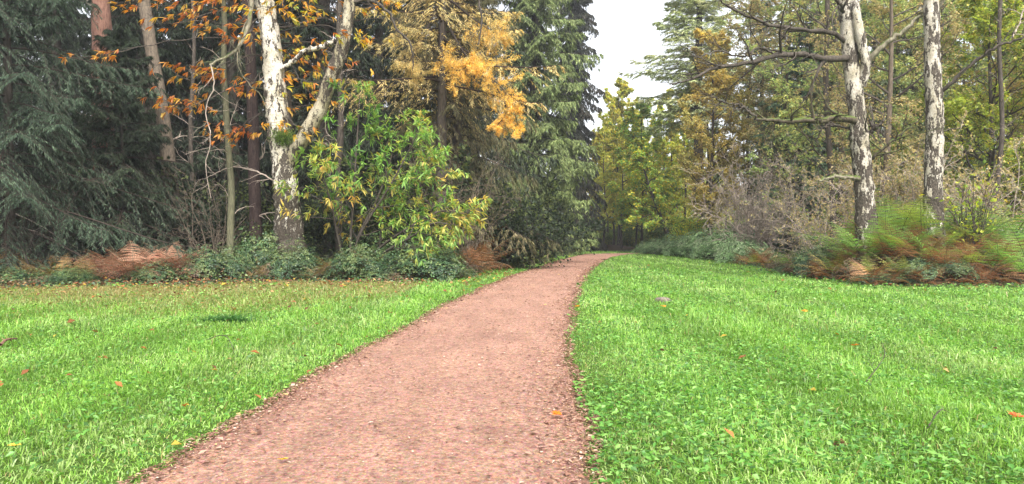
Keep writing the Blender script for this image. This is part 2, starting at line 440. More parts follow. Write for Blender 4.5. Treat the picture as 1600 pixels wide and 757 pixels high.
# ------------------------------------------------------------------ litter on path and verges
mb = MB()
n = 52000
y = screen_sample(n, 3.4, 45, 2.4, 6)[1]
a_, b_ = edge_x(PL, y) + en(y, 1), edge_x(PR, y) + en(y, 4)
kind_ = rs.rand(n); off = rs.exponential(.10, n) - .07
x = np.where(kind_ < .27, a_ + off, np.where(kind_ < .6, b_ - off * 1.3, a_ + (b_ - a_) * rs.rand(n)))
az = rs.uniform(0, 6.28, n); s_ = np.maximum(1, y / 9) ** .7
uu = ((x - edge_x(PL, y)) / (edge_x(PR, y) - edge_x(PL, y))).clip(0, 1)
zz = .012 + .03 * (1 - (2 * uu - 1) ** 2) + rs.uniform(0, .006, n)
L = (.008 + rs.exponential(.008, n)).clip(0, .05) * s_ * np.where(kind_ < .6, 1.25, .85)
leaves(mb, np.stack([x, y, zz], 1), np.stack([np.cos(az), np.sin(az), rs.uniform(-.05, .25, n)], 1), np.stack([rs.normal(0, .25, n), rs.normal(0, .25, n), np.ones(n)], 1),
       L, L * rs.uniform(.3, .75, n), pal(n, [(.36, .23, .17), (.20, .11, .08), (.10, .055, .04), (.50, .38, .30), (.42, .30, .14), (.28, .15, .10)], [4, 4, 3, .8, .5, 2]), fold=.2)
tag(mb.build('wood_chips', DRY), 'wood chips, grit and leaf scraps strewn over the path edges', 'litter', kind='stuff')

mb = MB()
n = 42000
x, y = screen_sample(n, 3.4, 60, 1.6, 8); dE = dist_edge(x, y)
prob = np.where(dE > 0, np.exp(-dE / np.where(x < 0, 2.0, .8)) * .9 + .014, .8) * np.where((x < 0) | (dE < .3), 1, .3)
k = (dE > -4) & (rs.rand(n) < prob) & ~on_path(x, y); x, y, dE = x[k], y[k], dE[k]; n = len(x)
az = rs.uniform(0, 6.28, n); s_ = np.maximum(1, y / 14) ** .5
L = rs.uniform(.04, .12, n) * s_
leaves(mb, np.stack([x, y, zt(x, y) + rs.uniform(.015, .07, n)], 1), np.stack([np.cos(az), np.sin(az), rs.uniform(-.1, .6, n)], 1), np.stack([rs.normal(0, .4, n), rs.normal(0, .4, n), np.ones(n)], 1),
       L, L * rs.uniform(.4, .8, n), pal(n, [(.30, .13, .05), (.20, .085, .04), (.38, .24, .11), (.42, .30, .06), (.12, .06, .035)], [3, 3, 2.5, 1, 3]), fold=.25)
tag(mb.build('leaf_litter', DRY), 'brown and yellow fallen leaves along the forest edge', 'fallen leaves', kind='stuff')

# ------------------------------------------------------------------ conifers
def conifer(name, seed, Ht, R, base, nb, k2, k3, cols, droop=.28, hang=.5, el=(-.1, .5), ll=.2, lw=.028, tr=None, bark=None, wts=None,
            shape=.75, mat=None, twigcol=(.045, .034, .026), dead=0, fol0=.12, uptip=.12, kmax=1.5, zmax=None, branch_r=.03):
    global rs
    keep_rs = rs; rs = np.random.RandomState(seed)
    root = empty(name, (0, 0, 0))
    tr = tr or Ht * .013
    n = 16; z = np.linspace(0, Ht, n)
    tp = np.stack([.06 * np.sin(z * .25 + seed), .06 * np.cos(z * .21 + seed * 2), z], 1)
    tb = MB(); tubes(tb, tp, tr * (1 - z / Ht * .93) * (1 + .35 * np.exp(-z * 2)), 10, (.1, .1, .1), .06)
    tb.build('trunk', bark or BARK, root, True)
    fr = (np.arange(nb) + rs.rand(nb)) / nb
    fr = fr ** 1.15
    zb = base + (Ht - base) * fr
    if zmax: zb = zb[zb < zmax]; fr = fr[:len(zb)]
    nb = len(zb)
    L = R * (1 - fr) ** shape * rs.uniform(.5, 1.2, nb) * (1 + .15 * np.sin(fr * 31 + seed)) + .25
    az = np.arange(nb) * 2.39996 + rs.uniform(-.5, .5, nb)
    e = el[0] + (el[1] - el[0]) * fr + rs.uniform(-.12, .12, nb)
    hd = np.stack([np.cos(az), np.sin(az), np.zeros(nb)], 1)
    s = np.linspace(0, 1, 9)
    st = np.stack([np.interp(zb, z, tp[:, 0]), np.interp(zb, z, tp[:, 1]), zb], 1)
    sd = np.stack([-hd[:, 1], hd[:, 0], hd[:, 2]], 1) * rs.uniform(-.15, .15, (nb, 1))
    dr = droop * (1.1 - .6 * fr)
    Bp = st[:, None] + L[:, None, None] * (hd[:, None] * s[None, :, None] + sd[:, None] * (s ** 2)[None, :, None])
    Bp[..., 2] += L[:, None] * (np.tan(e)[:, None] * s - dr[:, None] * s ** 1.6 + uptip * s ** 4)
    Br = (branch_r * (L / R) ** .7 + .006)[:, None] * np.linspace(1, .2, 9)[None]
    cb = MB(); tubes(cb, Bp, Br, 4, twigcol)
    # secondaries
    f = (np.linspace(fol0, .98, k2)[None] + rs.uniform(-.02, .02, (nb, k2))).clip(.02, .985)
    if dead: f = f
    g = f * 8; i = g.astype(int); w_ = (g - i)[..., None]; bi = np.arange(nb)[:, None]
    S = Bp[bi, i] * (1 - w_) + Bp[bi, i + 1] * w_
    T = norm(Bp[bi, i + 1] - Bp[bi, i])
    side = norm(np.cross(T, np.array([0, 0, 1.]))) * np.where(np.arange(k2) % 2 == 0, 1, -1)[None, :, None]
    A = rs.uniform(.7, 1.25, (nb, k2))[..., None]
    D2 = norm(T * np.cos(A) + side * np.sin(A) + rs.normal(0, .12, T.shape))
    L2 = np.minimum(.42 * L[:, None] * (1 - f) ** .7 + .16, kmax) * rs.uniform(.6, 1.2, (nb, k2))
    S = S.reshape(-1, 3); D2 = D2.reshape(-1, 3); L2 = L2.ravel()
    keep_ = rs.rand(len(S)) > .06; S, D2, L2 = S[keep_], D2[keep_], L2[keep_]
    s4 = np.linspace(0, 1, 5)
    Sp = S[:, None] + D2[:, None] * (L2[:, None] * s4)[..., None]
    Sp[..., 2] -= (hang * L2)[:, None] * s4 ** 1.7 * rs.uniform(.6, 1.4, (len(S), 1))
    tubes(cb, Sp, taper(len(S), 5, .008, .4), 3, twigcol)
    # needle sprays
    m = len(S); t = rs.uniform(.03, 1, (m, k3)); g = t * 4; i = np.minimum(g.astype(int), 3); w_ = (g - i)[..., None]; bi = np.arange(m)[:, None]
    Q = Sp[bi, i] * (1 - w_) + Sp[bi, i + 1] * w_
    T2 = norm(Sp[bi, i + 1] - Sp[bi, i])
    sgn = np.where(rs.rand(m, k3) < .5, 1, -1)[..., None]
    sd2 = norm(np.cross(T2, np.array([0, 0, 1.])) + 1e-6) * sgn
    a3 = rs.uniform(.35, 1.15, (m, k3))[..., None]
    D3 = T2 * np.cos(a3) + sd2 * np.sin(a3); D3[..., 2] -= hang * .9 * rs.uniform(.2, 1.5, (m, k3)); D3 += rs.normal(0, .12, D3.shape)
    Q = Q.reshape(-1, 3); D3 = D3.reshape(-1, 3); M = len(Q)
    N3 = rs.normal(0, .6, (M, 3)); N3[:, 2] += 1
    leaves(cb, Q, D3, N3, ll * rs.uniform(.6, 1.3, M), lw * rs.uniform(.7, 1.3, M), pal(M, cols, wts, Q, jit=.25, clump=.18), fold=.1, mid=.35)
    cb.build('crown', mat or NEEDLE, root)
    if dead:
        db = MB(); nd_ = dead; zz_ = rs.uniform(.6, base + 1.5, nd_); az = rs.uniform(0, 6.28, nd_)
        D = np.stack([np.cos(az), np.sin(az), rs.uniform(-.5, .15, nd_)], 1)
        st = np.stack([zz_ * 0, zz_ * 0, zz_], 1); Ld = rs.uniform(.8, R * .6, nd_)
        Pd = grow(st, D, Ld, 7, .12, (0, 0, -.1)); tubes(db, Pd, taper(nd_, 7, .02, .2), 4, (.06, .05, .04))
        S_, D_, l_, r_ = spawn(Pd, taper(nd_, 7, .02), 6, .3, .95, .5, 1.1, .4, Ld)
        tubes(db, grow(S_, D_, l_, 4, .15, (0, 0, -.15)), taper(len(S_), 4, .006, .3), 3, (.06, .05, .04))
        db.build('dead_branches', TWIG, root)  # loose dead branches along the lower trunk, not a crown
    rs = keep_rs
    return root

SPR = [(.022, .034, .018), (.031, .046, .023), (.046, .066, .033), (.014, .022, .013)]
SPR_BLUE = [(.036, .060, .036), (.050, .080, .047), (.08, .115, .068), (.024, .042, .026)]
PALE = [(.40, .46, .22), (.48, .53, .26), (.32, .38, .18), (.56, .55, .30)]
DOUG = [(.13, .18, .06), (.18, .23, .08), (.23, .27, .10), (.09, .13, .045)]
OLIVE = [(.12, .115, .055), (.15, .14, .065), (.085, .085, .042), (.17, .14, .075)]
GOLD = [(.46, .27, .06), (.55, .34, .09), (.38, .20, .05), (.50, .36, .14)]
TAN = [(.64, .50, .22), (.72, .56, .25), (.54, .44, .20), (.46, .40, .18)]

def place(o, px, d, rz=0.0, sc=1.0, z=None, label=None, cat=None, group=None):
    x = X(px, d)
    o.location = (x, d, float(zt(x, d)) - .05 if z is None else z); o.rotation_euler = (0, 0, rz); o.scale = (sc, sc, sc) if np.isscalar(sc) else sc
    if label: tag(o, label, cat, group)
    return o

# hero conifers
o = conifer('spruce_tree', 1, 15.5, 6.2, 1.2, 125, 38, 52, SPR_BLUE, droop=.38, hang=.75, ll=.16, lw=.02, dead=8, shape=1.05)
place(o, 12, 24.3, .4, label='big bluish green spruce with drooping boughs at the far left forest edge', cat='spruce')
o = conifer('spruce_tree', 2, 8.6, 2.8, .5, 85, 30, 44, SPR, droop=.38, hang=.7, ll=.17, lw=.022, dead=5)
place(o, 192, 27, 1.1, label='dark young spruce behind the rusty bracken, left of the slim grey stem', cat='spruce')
o = conifer('fir_tree', 3, 42, 5.4, .5, 230, 34, 40, DOUG, droop=.30, hang=.9, ll=.3, lw=.06, el=(-.1, .45), kmax=2.0)
place(o, 836, 56, .2, label='broad mid green fir beside the narrow dark spruce at the path bend', cat='fir')
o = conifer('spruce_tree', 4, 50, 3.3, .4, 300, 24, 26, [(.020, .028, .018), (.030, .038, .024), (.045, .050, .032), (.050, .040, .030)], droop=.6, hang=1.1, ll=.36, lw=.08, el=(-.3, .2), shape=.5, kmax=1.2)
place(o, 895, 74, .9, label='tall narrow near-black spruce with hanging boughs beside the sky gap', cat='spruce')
o = conifer('conifer_tree', 5, 20, 3.6, .8, 120, 26, 34, OLIVE, droop=.5, hang=1.2, ll=.22, lw=.026, el=(0, .4), dead=10)
place(o, 715, 31.5, .9, label='olive brown weeping conifer behind the bare grey twigs', cat='conifer')
o = conifer('larch_tree', 6, 20, 4.0, 7.0, 80, 26, 26, TAN, droop=.3, hang=.55, ll=.15, lw=.022, el=(.05, .5), mat=LEAF, twigcol=(.07, .05, .04), branch_r=.035)
larch = place(o, 690, 29, .9, label='golden larch with tan crown and two bright hanging sprays', cat='larch')
# pale pines to the right of the sky gap
o = conifer('pine_tree', 8, 38, 5.4, 11, 170, 32, 44, PALE, droop=.15, hang=.25, ll=.3, lw=.05, el=(-.05, .5), kmax=2.2, shape=.55)
place(o, 1092, 61, .3, label='tall pale grey-green pine at the right side of the sky gap', cat='pine')
o = conifer('fir_tree', 9, 14, 3.6, .8, 90, 28, 30, [(.10, .17, .10), (.14, .22, .125), (.18, .26, .15)], droop=.35, hang=.5, ll=.26, lw=.045, kmax=1.8)
place(o, 1252, 45, .3, label='bluish green fir behind the bare thicket, left of the two birches', cat='fir')

# prototypes of the woods behind; each is the first of its copies
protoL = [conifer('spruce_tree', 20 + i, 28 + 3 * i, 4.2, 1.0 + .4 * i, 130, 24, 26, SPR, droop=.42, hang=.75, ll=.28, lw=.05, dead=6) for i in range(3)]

# ------------------------------------------------------------------ broadleaf trees
def broadleaf(name, seed, Ht, R, base, cols, nl=14, k=(22, 8, 6), leaf=(.10, .07), tr=.16, bark=None, wts=None, up=.25, lean=(0, 0), twig=(.06, .05, .04),
              flat=.4, leafmat=None, hangl=.5, a1=(.7, 1.3), t0=None, cs=1.3):
    global rs
    kr = rs; rs = np.random.RandomState(seed)
    root = empty(name, (0, 0, 0))
    n = 14; z = np.linspace(0, Ht, n)
    tp = np.stack([lean[0] * z + .1 * np.sin(z * .5 + seed), lean[1] * z + .1 * np.cos(z * .43 + seed), z], 1)
    R0 = tr * (1 - z / Ht * .88) * (1 + .35 * np.exp(-z * 2.5))
    tb = MB(); tubes(tb, tp, R0, 9, (.1, .1, .1), .08)
    tb.build('trunk', bark or BARK, root, True)
    cb = MB()
    S, D, l, r = spawn(tp[None], R0[None], k[0], base / Ht, .97, a1[0], a1[1], 1.0, R, 0)
    t = (S[:, 2] / Ht); l = R * rs.uniform(.7, 1.1, len(l)) * np.sin(np.clip((1 - t) * 2.2 + .25, 0, 1.57)) 
    P1 = grow(S, D, l, 8, .14, (0, 0, up)); R1 = taper(len(S), 8, np.minimum(r * .5, .05), .2)
    tubes(cb, P1, R1, 5, twig)
    S, D, l2, r = spawn(P1, R1, k[1], .2, .97, .5, 1.1, .55, l, flat)
    P2 = grow(S, D, l2, 6, .16, (0, 0, -.03)); R2 = taper(len(S), 6, r * .55, .3); tubes(cb, P2, R2, 3, twig)
    S, D, l3, r = spawn(P2, R2, k[2], .2, .98, .5, 1.1, .6, l2, flat)
    P3 = grow(S, D, l3, 4, .16, (0, 0, -.08)); tubes(cb, P3, taper(len(S), 4, np.maximum(r * .5, .004), .5), 3, twig)
    m = len(S); ti = rs.uniform(.1, 1, (m, nl)) * 3; i = np.minimum(ti.astype(int), 2); w_ = (ti - i)[..., None]; b_ = np.arange(m)[:, None]
    Q = (P3[b_, i] * (1 - w_) + P3[b_, i + 1] * w_).reshape(-1, 3)
    M = len(Q); D = rs.normal(0, 1, (M, 3)); D[:, 2] = D[:, 2] * .4 - hangl
    N = rs.normal(0, .5, (M, 3)); N[:, 2] += 1
    leaves(cb, Q + rs.normal(0, .05, Q.shape), D, N, leaf[0] * rs.uniform(.6, 1.25, M), leaf[1] * rs.uniform(.6, 1.25, M), pal(M, cols, wts, Q, jit=.22, clump=.2, cs=cs), mid=.5)
    cb.build('crown', leafmat or LEAF, root)
    rs = kr
    return root

YG = [(.46, .47, .10), (.52, .48, .11), (.32, .40, .09), (.54, .44, .11)]
GY = [(.26, .40, .10), (.36, .48, .11), (.52, .50, .10), (.62, .50, .08), (.18, .30, .08)]
OCH = [(.52, .42, .15), (.60, .46, .16), (.42, .36, .13), (.34, .33, .12)]
THIN = [(.32, .27, .14), (.40, .31, .15), (.22, .24, .10), (.46, .38, .17)]

# centre: the wood beyond the bend
o = broadleaf('maple_tree', 31, 14.5, 4.0, 1.6, GY, nl=16, k=(30, 9, 6), leaf=(.22, .16), tr=.14, up=.1, flat=.7, wts=[3, 3, 2, 1.5, 2])
place(o, 1003, 72, .3, label='green and yellow tree with layered boughs just right of the path end', cat='tree')
o = broadleaf('maple_tree', 32, 19, 4.2, 6, YG, nl=15, k=(28, 9, 6), leaf=(.24, .18), tr=.16, up=.2)
place(o, 966, 86, .3, label='bright yellow tree glowing at the foot of the sky gap', cat='tree')
far = [broadleaf('slender_tree', 33 + i, 16 + 2 * i, 3.0, 3.2, [YG, GY][i % 2], nl=12, k=(20, 7, 5), leaf=(.26, .2), tr=.15, up=.3) for i in range(3)]
rr = np.random.RandomState(5)
c_px = [936, 942, 948, 965, 983, 1001, 944, 951, 958, 972, 979, 987, 994, 1010, 1018, 1024, 1037, 1049, 1058, 1070, 1084]
c_d = [92, 100, 86, 96, 99, 94, 78, 90, 84, 80, 95, 88, 76, 84, 92, 78, 86, 80, 94, 82, 76]
for i, (px, d) in enumerate(zip(c_px, c_d)):
    o = far[i] if i < 3 else copy_tree(far[i % 3])
    place(o, px, d, rr.uniform(0, 6), rr.uniform(.75, .95), label='slender dark-stemmed tree with thin yellow crown in the wood past the path end', cat='tree', group='slender trees past the path end')
for i in range(22):
    d = rr.uniform(100, 145); px = 900 + (i + rr.rand()) * 11
    place(copy_tree(far[i % 3]), px, d, rr.uniform(0, 6), rr.uniform(.75, 1.0), label='distant yellow-green tree in the farthest part of the wood', cat='tree', group='distant trees in the farthest wood')
o = broadleaf('leaning_tree', 40, 9, 3.2, 2.2, GY, nl=12, k=(18, 8, 5), leaf=(.2, .14), tr=.2, up=.1, lean=(-.35, 0))
place(o, 1053, 62, 0, label='dark leaning tree at the right end of the wood opening', cat='tree')

# right side mid distance
o = broadleaf('larch_tree', 41, 15, 3.3, 2.0, OCH, nl=22, k=(44, 9, 6), leaf=(.13, .09), tr=.16, up=.15)
place(o, 1112, 49, 0, label='ochre yellow tree behind the bare grey thicket', cat='tree')
o = broadleaf('tree', 42, 16, 4.4, 3.0, THIN, nl=9, k=(34, 9, 6), leaf=(.12, .085), tr=.15, up=.35, bark=BARK_GREY, twig=(.12, .10, .085))
o.name = 'birch_tree'
place(o, 1222, 47, 0, label='thin brownish leaved birch behind the long dark birch limbs', cat='birch')
o = broadleaf('birch_tree', 43, 14, 4.0, 1.5, THIN, nl=10, k=(34, 9, 6), leaf=(.11, .075), tr=.17, up=.35, bark=BARK_GREY, twig=(.12, .10, .085))
place(o, 1388, 29, 1.0, label='slim grey-brown trunk with sparse tan leaves between the two birches', cat='birch')
o = broadleaf('hazel_tree', 44, 10, 4.2, .8, [(.24, .30, .06), (.32, .37, .07), (.42, .38, .09), (.15, .21, .05)], nl=16, k=(36, 9, 6), leaf=(.12, .09), tr=.15, up=.2)
place(o, 1545, 28.5, 0, label='yellow-green leafy hazel right of the straight birch', cat='hazel')
o = broadleaf('oak_tree', 45, 13, 4.6, 3.5, [(.34, .25, .11), (.25, .20, .09), (.20, .22, .07), (.42, .31, .11)], nl=13, k=(32, 9, 6), leaf=(.11, .08), tr=.24, up=.2, bark=BARK)
place(o, 1660, 30, 0, label='brown leaved oak with dark twigs at the far right edge', cat='oak')

# rows of woodland behind both edges
used = 0
def row(d, p0, p1, step, protos, label, cat, group, s0=.85, s1=1.15, seen=None):
    px = p0
    while px < p1:
        pr_ = protos[rr.randint(len(protos))]
        q = pr_ if pr_.name not in done else copy_tree(pr_)
        done.add(pr_.name)
        dd = d + rr.uniform(-2.5, 2.5)
        place(q, px, dd, rr.uniform(0, 6.28), rr.uniform(s0, s1), label=label, cat=cat, group=group)
        px += step * F / d * rr.uniform(.75, 1.25)
done = set()
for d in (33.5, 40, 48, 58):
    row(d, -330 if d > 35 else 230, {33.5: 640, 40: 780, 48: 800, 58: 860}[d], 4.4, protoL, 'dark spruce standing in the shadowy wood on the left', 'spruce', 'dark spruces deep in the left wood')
mixR = [conifer('fir_tree', 50, 29, 4.6, 1.0, 130, 22, 16, [(.09, .13, .07), (.12, .165, .085), (.16, .20, .10)], droop=.35, hang=.6, ll=.34, lw=.08, dead=4)]
thinR = [broadleaf('birch_tree', 52, 19, 4.4, 2.0, [(.30, .38, .14), (.38, .44, .17), (.24, .30, .12), (.46, .44, .16)], nl=11, k=(36, 9, 5), leaf=(.15, .11), tr=.15, up=.3, twig=(.12, .10, .08)), broadleaf('birch_tree', 51, 18, 4.2, 2.0, THIN + [(.30, .36, .14)], nl=9, k=(34, 9, 5), leaf=(.15, .11), tr=.15, up=.3, twig=(.10, .085, .07))]
for d in (46, 62):
    row(d, {46: 1300, 62: 1190}[d], 1990, 6.0, mixR, 'grey-green fir standing in the wood on the right', 'fir', 'firs deep in the right wood')
for d in (35, 43, 52, 66):
    row(d, {35: 1310, 43: 1230, 52: 1170, 66: 1105}[d], 1950, 5.2, thinR, 'twiggy thin-leaved birch in the wood behind the two white birches', 'birch', 'thin birches deep in the right wood')

# bushes and a far wood closing the view between the trunks
def far_wood():
    mb = MB(); n = 90000
    th = rs.uniform(-.95, .95, n); r = rs.uniform(125, 150, n); z = rs.uniform(0, 1, n) ** 1.2 * 12 * (1 + .25 * np.sin(th * 40) + .15 * np.sin(th * 97)) * np.where(np.abs(th - .12) < .1, .8, 1)
    q = np.stack([r * np.sin(th), r * np.cos(th), z], 1); D = rs.normal(0, 1, (n, 3)); N = rs.normal(0, .6, (n, 3)); N[:, 1] -= 1
    leaves(mb, q, D, N, .9 * rs.uniform(.6, 1.3, n), .6, pal(n, HOLF, None, q * .15), mid=.5)
    tag(mb.build('distant_forest', LEAF), 'far dim mass of woodland between the trunks', 'forest', kind='stuff')
HOLF = [(.22, .30, .08), (.32, .36, .09), (.46, .42, .10), (.15, .20, .07)]
far_wood()

# ------------------------------------------------------------------ birches with traced trunks
def cr(pts, n):
    """Catmull-Rom through pts"""
    p = np.asarray(pts, float); m = len(p)
    q = np.vstack([2 * p[0] - p[1], p, 2 * p[-1] - p[-2]])
    out = []
    for u in np.linspace(0, m - 1, n):
        i = min(int(u), m - 2); t = u - i; a, b, c, d = q[i:i + 4]
        out.append(.5 * ((2 * b) + (c - a) * t + (2 * a - 5 * b + 4 * c - d) * t * t + (3 * b - a - 3 * c + d) * t ** 3))
    return np.array(out)
def limb(mb, root_loc, pts, r0, r1, k=12, n=28, rough=.08, flare=0.0, col=(.2, .2, .2), jit=0.0, pw=1.0):
    """pts: (px, py, depth) list -> tube in the tree's own coordinates; returns curve"""
    p = np.array([P(*q) for q in pts]) - root_loc
    c = cr(p, n)
    if jit: c[1:-1] += rs.normal(0, jit, (n - 2, 3))
    t = np.linspace(0, 1, n)
    r = r0 + (r1 - r0) * t ** pw
    if flare: r = r * (1 + flare * np.exp(-t * 14))
    rr_ = r * (1 + rough * .8 * rs.uniform(-1, 1, n))
    tubes(mb, c, rr_, k, col, rough)
    return c, r
def twigs(mb, c, r, k, lf, L, n2=5, pull=(0, 0, -.05), col=(.1, .08, .07), kk=5, rad=.4):
    S, D, l, rad_ = spawn(c[None], r[None], k, .15, .98, .5, 1.2, lf, np.array([L]))
    p = grow(S, D, l, 7, .2, pull); r2 = taper(len(S), 7, np.maximum(rad_ * rad, .006), .25); tubes(mb, p, r2, 4, col)
    S, D, l, rad_ = spawn(p, r2, kk, .2, .98, .4, 1.1, .5, l)
    p2 = grow(S, D, l, 5, .2, pull); r3 = taper(len(S), 5, np.maximum(rad_ * .6, .004), .4); tubes(mb, p2, r3, 3, col)
    return p, p2

def loc_of(px, d, dz=-.05):
    x = X(px, d); return np.array([x, d, float(zt(x, d)) + dz])

# left birch, forked
D0 = 24.6
L0 = loc_of(456, D0)
birch = empty('birch_tree', L0)
tag(birch, 'forked white birch with mossy fork and black scarred foot, left of the path', 'birch')
mb = MB()
limb(mb, L0, [(458, 436, D0), (454, 385, D0), (450, 330, D0), (446, 285, D0), (441, 240, D0), (436, 205, D0), (431, 150, D0), (427, 100, D0), (422, 50, D0), (414, 0, D0), (404, -80, D0), (398, -200, D0)],
     .50, .27, 26, 90, .09, .35, pw=.6)
mb.build('trunk', BIRCH, birch, True)
mb = MB()
limb(mb, L0, [(447, 262, D0), (458, 240, D0 - .1), (478, 210, D0 - .3), (500, 170, D0 - .4), (516, 125, D0 - .5), (532, 85, D0 - .6), (541, 45, D0 - .6), (548, 0, D0 - .6), (556, -70, D0 - .6), (560, -170, D0 - .6)],
     .27, .17, 18, 50, .08)
mb.build('stem', BIRCH_STEM, birch, True)
for nm, pts, r0, r1, mt in [
    ('branch', [(440, 108, D0 - .2), (456, 98, D0 - .3), (478, 80, D0 - .4), (500, 75, D0 - .5), (524, 64, D0 - .6)], .075, .085, BIRCH),
    ('branch', [(420, 20, D0), (398, -15, D0 - .5), (392, 25, D0 - 1), (384, 55, D0 - 1.2), (370, 78, D0 - 1.4), (350, 92, D0 - 1.5), (328, 102, D0 - 1.6)], .09, .035, BARK_LIMB),
    ('branch', [(392, 25, D0 - 1), (376, 60, D0 - 1), (372, 100, D0 - 1), (388, 130, D0 - .8), (408, 150, D0 - .6), (418, 172, D0 - .5)], .03, .015, BARK_LIMB),
    ('branch', [(330, 102, D0 - 1.6), (334, 135, D0 - 1.6), (322, 170, D0 - 1.5), (330, 215, D0 - 1.4), (322, 260, D0 - 1.4), (330, 310, D0 - 1.3)], .022, .008, TWIG),
    ('branch', [(548, 5, D0 - .6), (580, 2, D0 - 1), (606, 20, D0 - 1.3), (622, 48, D0 - 1.4), (643, 72, D0 - 1.5), (645, 108, D0 - 1.5)], .055, .022, BARK),
    ('branch', [(552, -40, D0 - .6), (640, -60, D0 - 1), (730, -30, D0 - 1.3), (752, 25, D0 - 1.4), (748, 70, D0 - 1.5)], .06, .02, BARK),
    ('branch', [(440, 290, D0), (400, 268, D0 + .6), (360, 262, D0 + 1), (320, 280, D0 + 1.5)], .03, .01, TWIG),
    ('branch', [(424, 45, D0 + .2), (455, 42, D0 + .5), (500, 30, D0 + .8), (530, 34, D0 + 1), (600, 30, D0 + 1.2)], .04, .015, BARK),
]:
    mb = MB(); c, r = limb(mb, L0, pts, r0, r1, 8, 26, .1, jit=.015)
    if mt is not BIRCH: twigs(mb, c, r, 9, .8, 1.5)
    mb.build(nm, mt, birch, True)
# moss cushion in the fork
mb = MB(); n = 1500; cc = P(444, 216, D0 - .38) - L0
q = cc + rs.normal(0, 1, (n, 3)) * [.16, .12, .12]; D = rs.normal(0, .5, (n, 3)); D[:, 2] += .8
leaves(mb, q, D, rs.normal(0, 1, (n, 3)), .11, .02, pal(n, [(.10, .17, .03), (.16, .22, .05), (.06, .10, .02)]))
mb.build('moss', LEAF, birch)
# high crown of the birch: sparse yellowing leaves
def high_crown(root, base, L0_, seed, R=3.5, h=6, cols=THIN, nl=10, k=26):
    global rs
    kr = rs; rs = np.random.RandomState(seed)
    cb = MB(); st = np.array(base) - L0_
    S = st + np.stack([np.zeros(k), np.zeros(k), np.linspace(0, h, k)], 1)
    az = rs.uniform(0, 6.28, k); D = np.stack([np.cos(az), np.sin(az), rs.uniform(.2, 1.2, k)], 1)
    l = R * rs.uniform(.6, 1.1, k) * np.linspace(1, .4, k)
    p = grow(S, D, l, 8, .14, (0, 0, -.1)); r = taper(k, 8, .035, .2); tubes(cb, p, r, 5, (.08, .06, .05))
    S, D, l2, _ = spawn(p, r, 9, .2, .98, .4, 1.1, .6, l); p2 = grow(S, D, l2, 6, .15, (0, 0, -.25)); r2 = taper(len(S), 6, .009, .4); tubes(cb, p2, r2, 3, (.08, .06, .05))
    S, D, l3, _ = spawn(p2, r2, nl, .1, 1, .4, 1.1, .4, l2)
    N = rs.normal(0, .5, S.shape); N[:, 2] += 1
    leaves(cb, S, D, N, .07, .055, pal(len(S), cols, None, S))
    cb.build('crown', LEAF, root); rs = kr
tubes_top = MB()
limb(tubes_top, L0, [(398, -200, D0), (392, -320, D0), (395, -420, D0)], .235, .06, 12, 16)
tubes_top.build('stem', BIRCH, birch, True)
high_crown(birch, P(396, -200, D0), L0, 61)

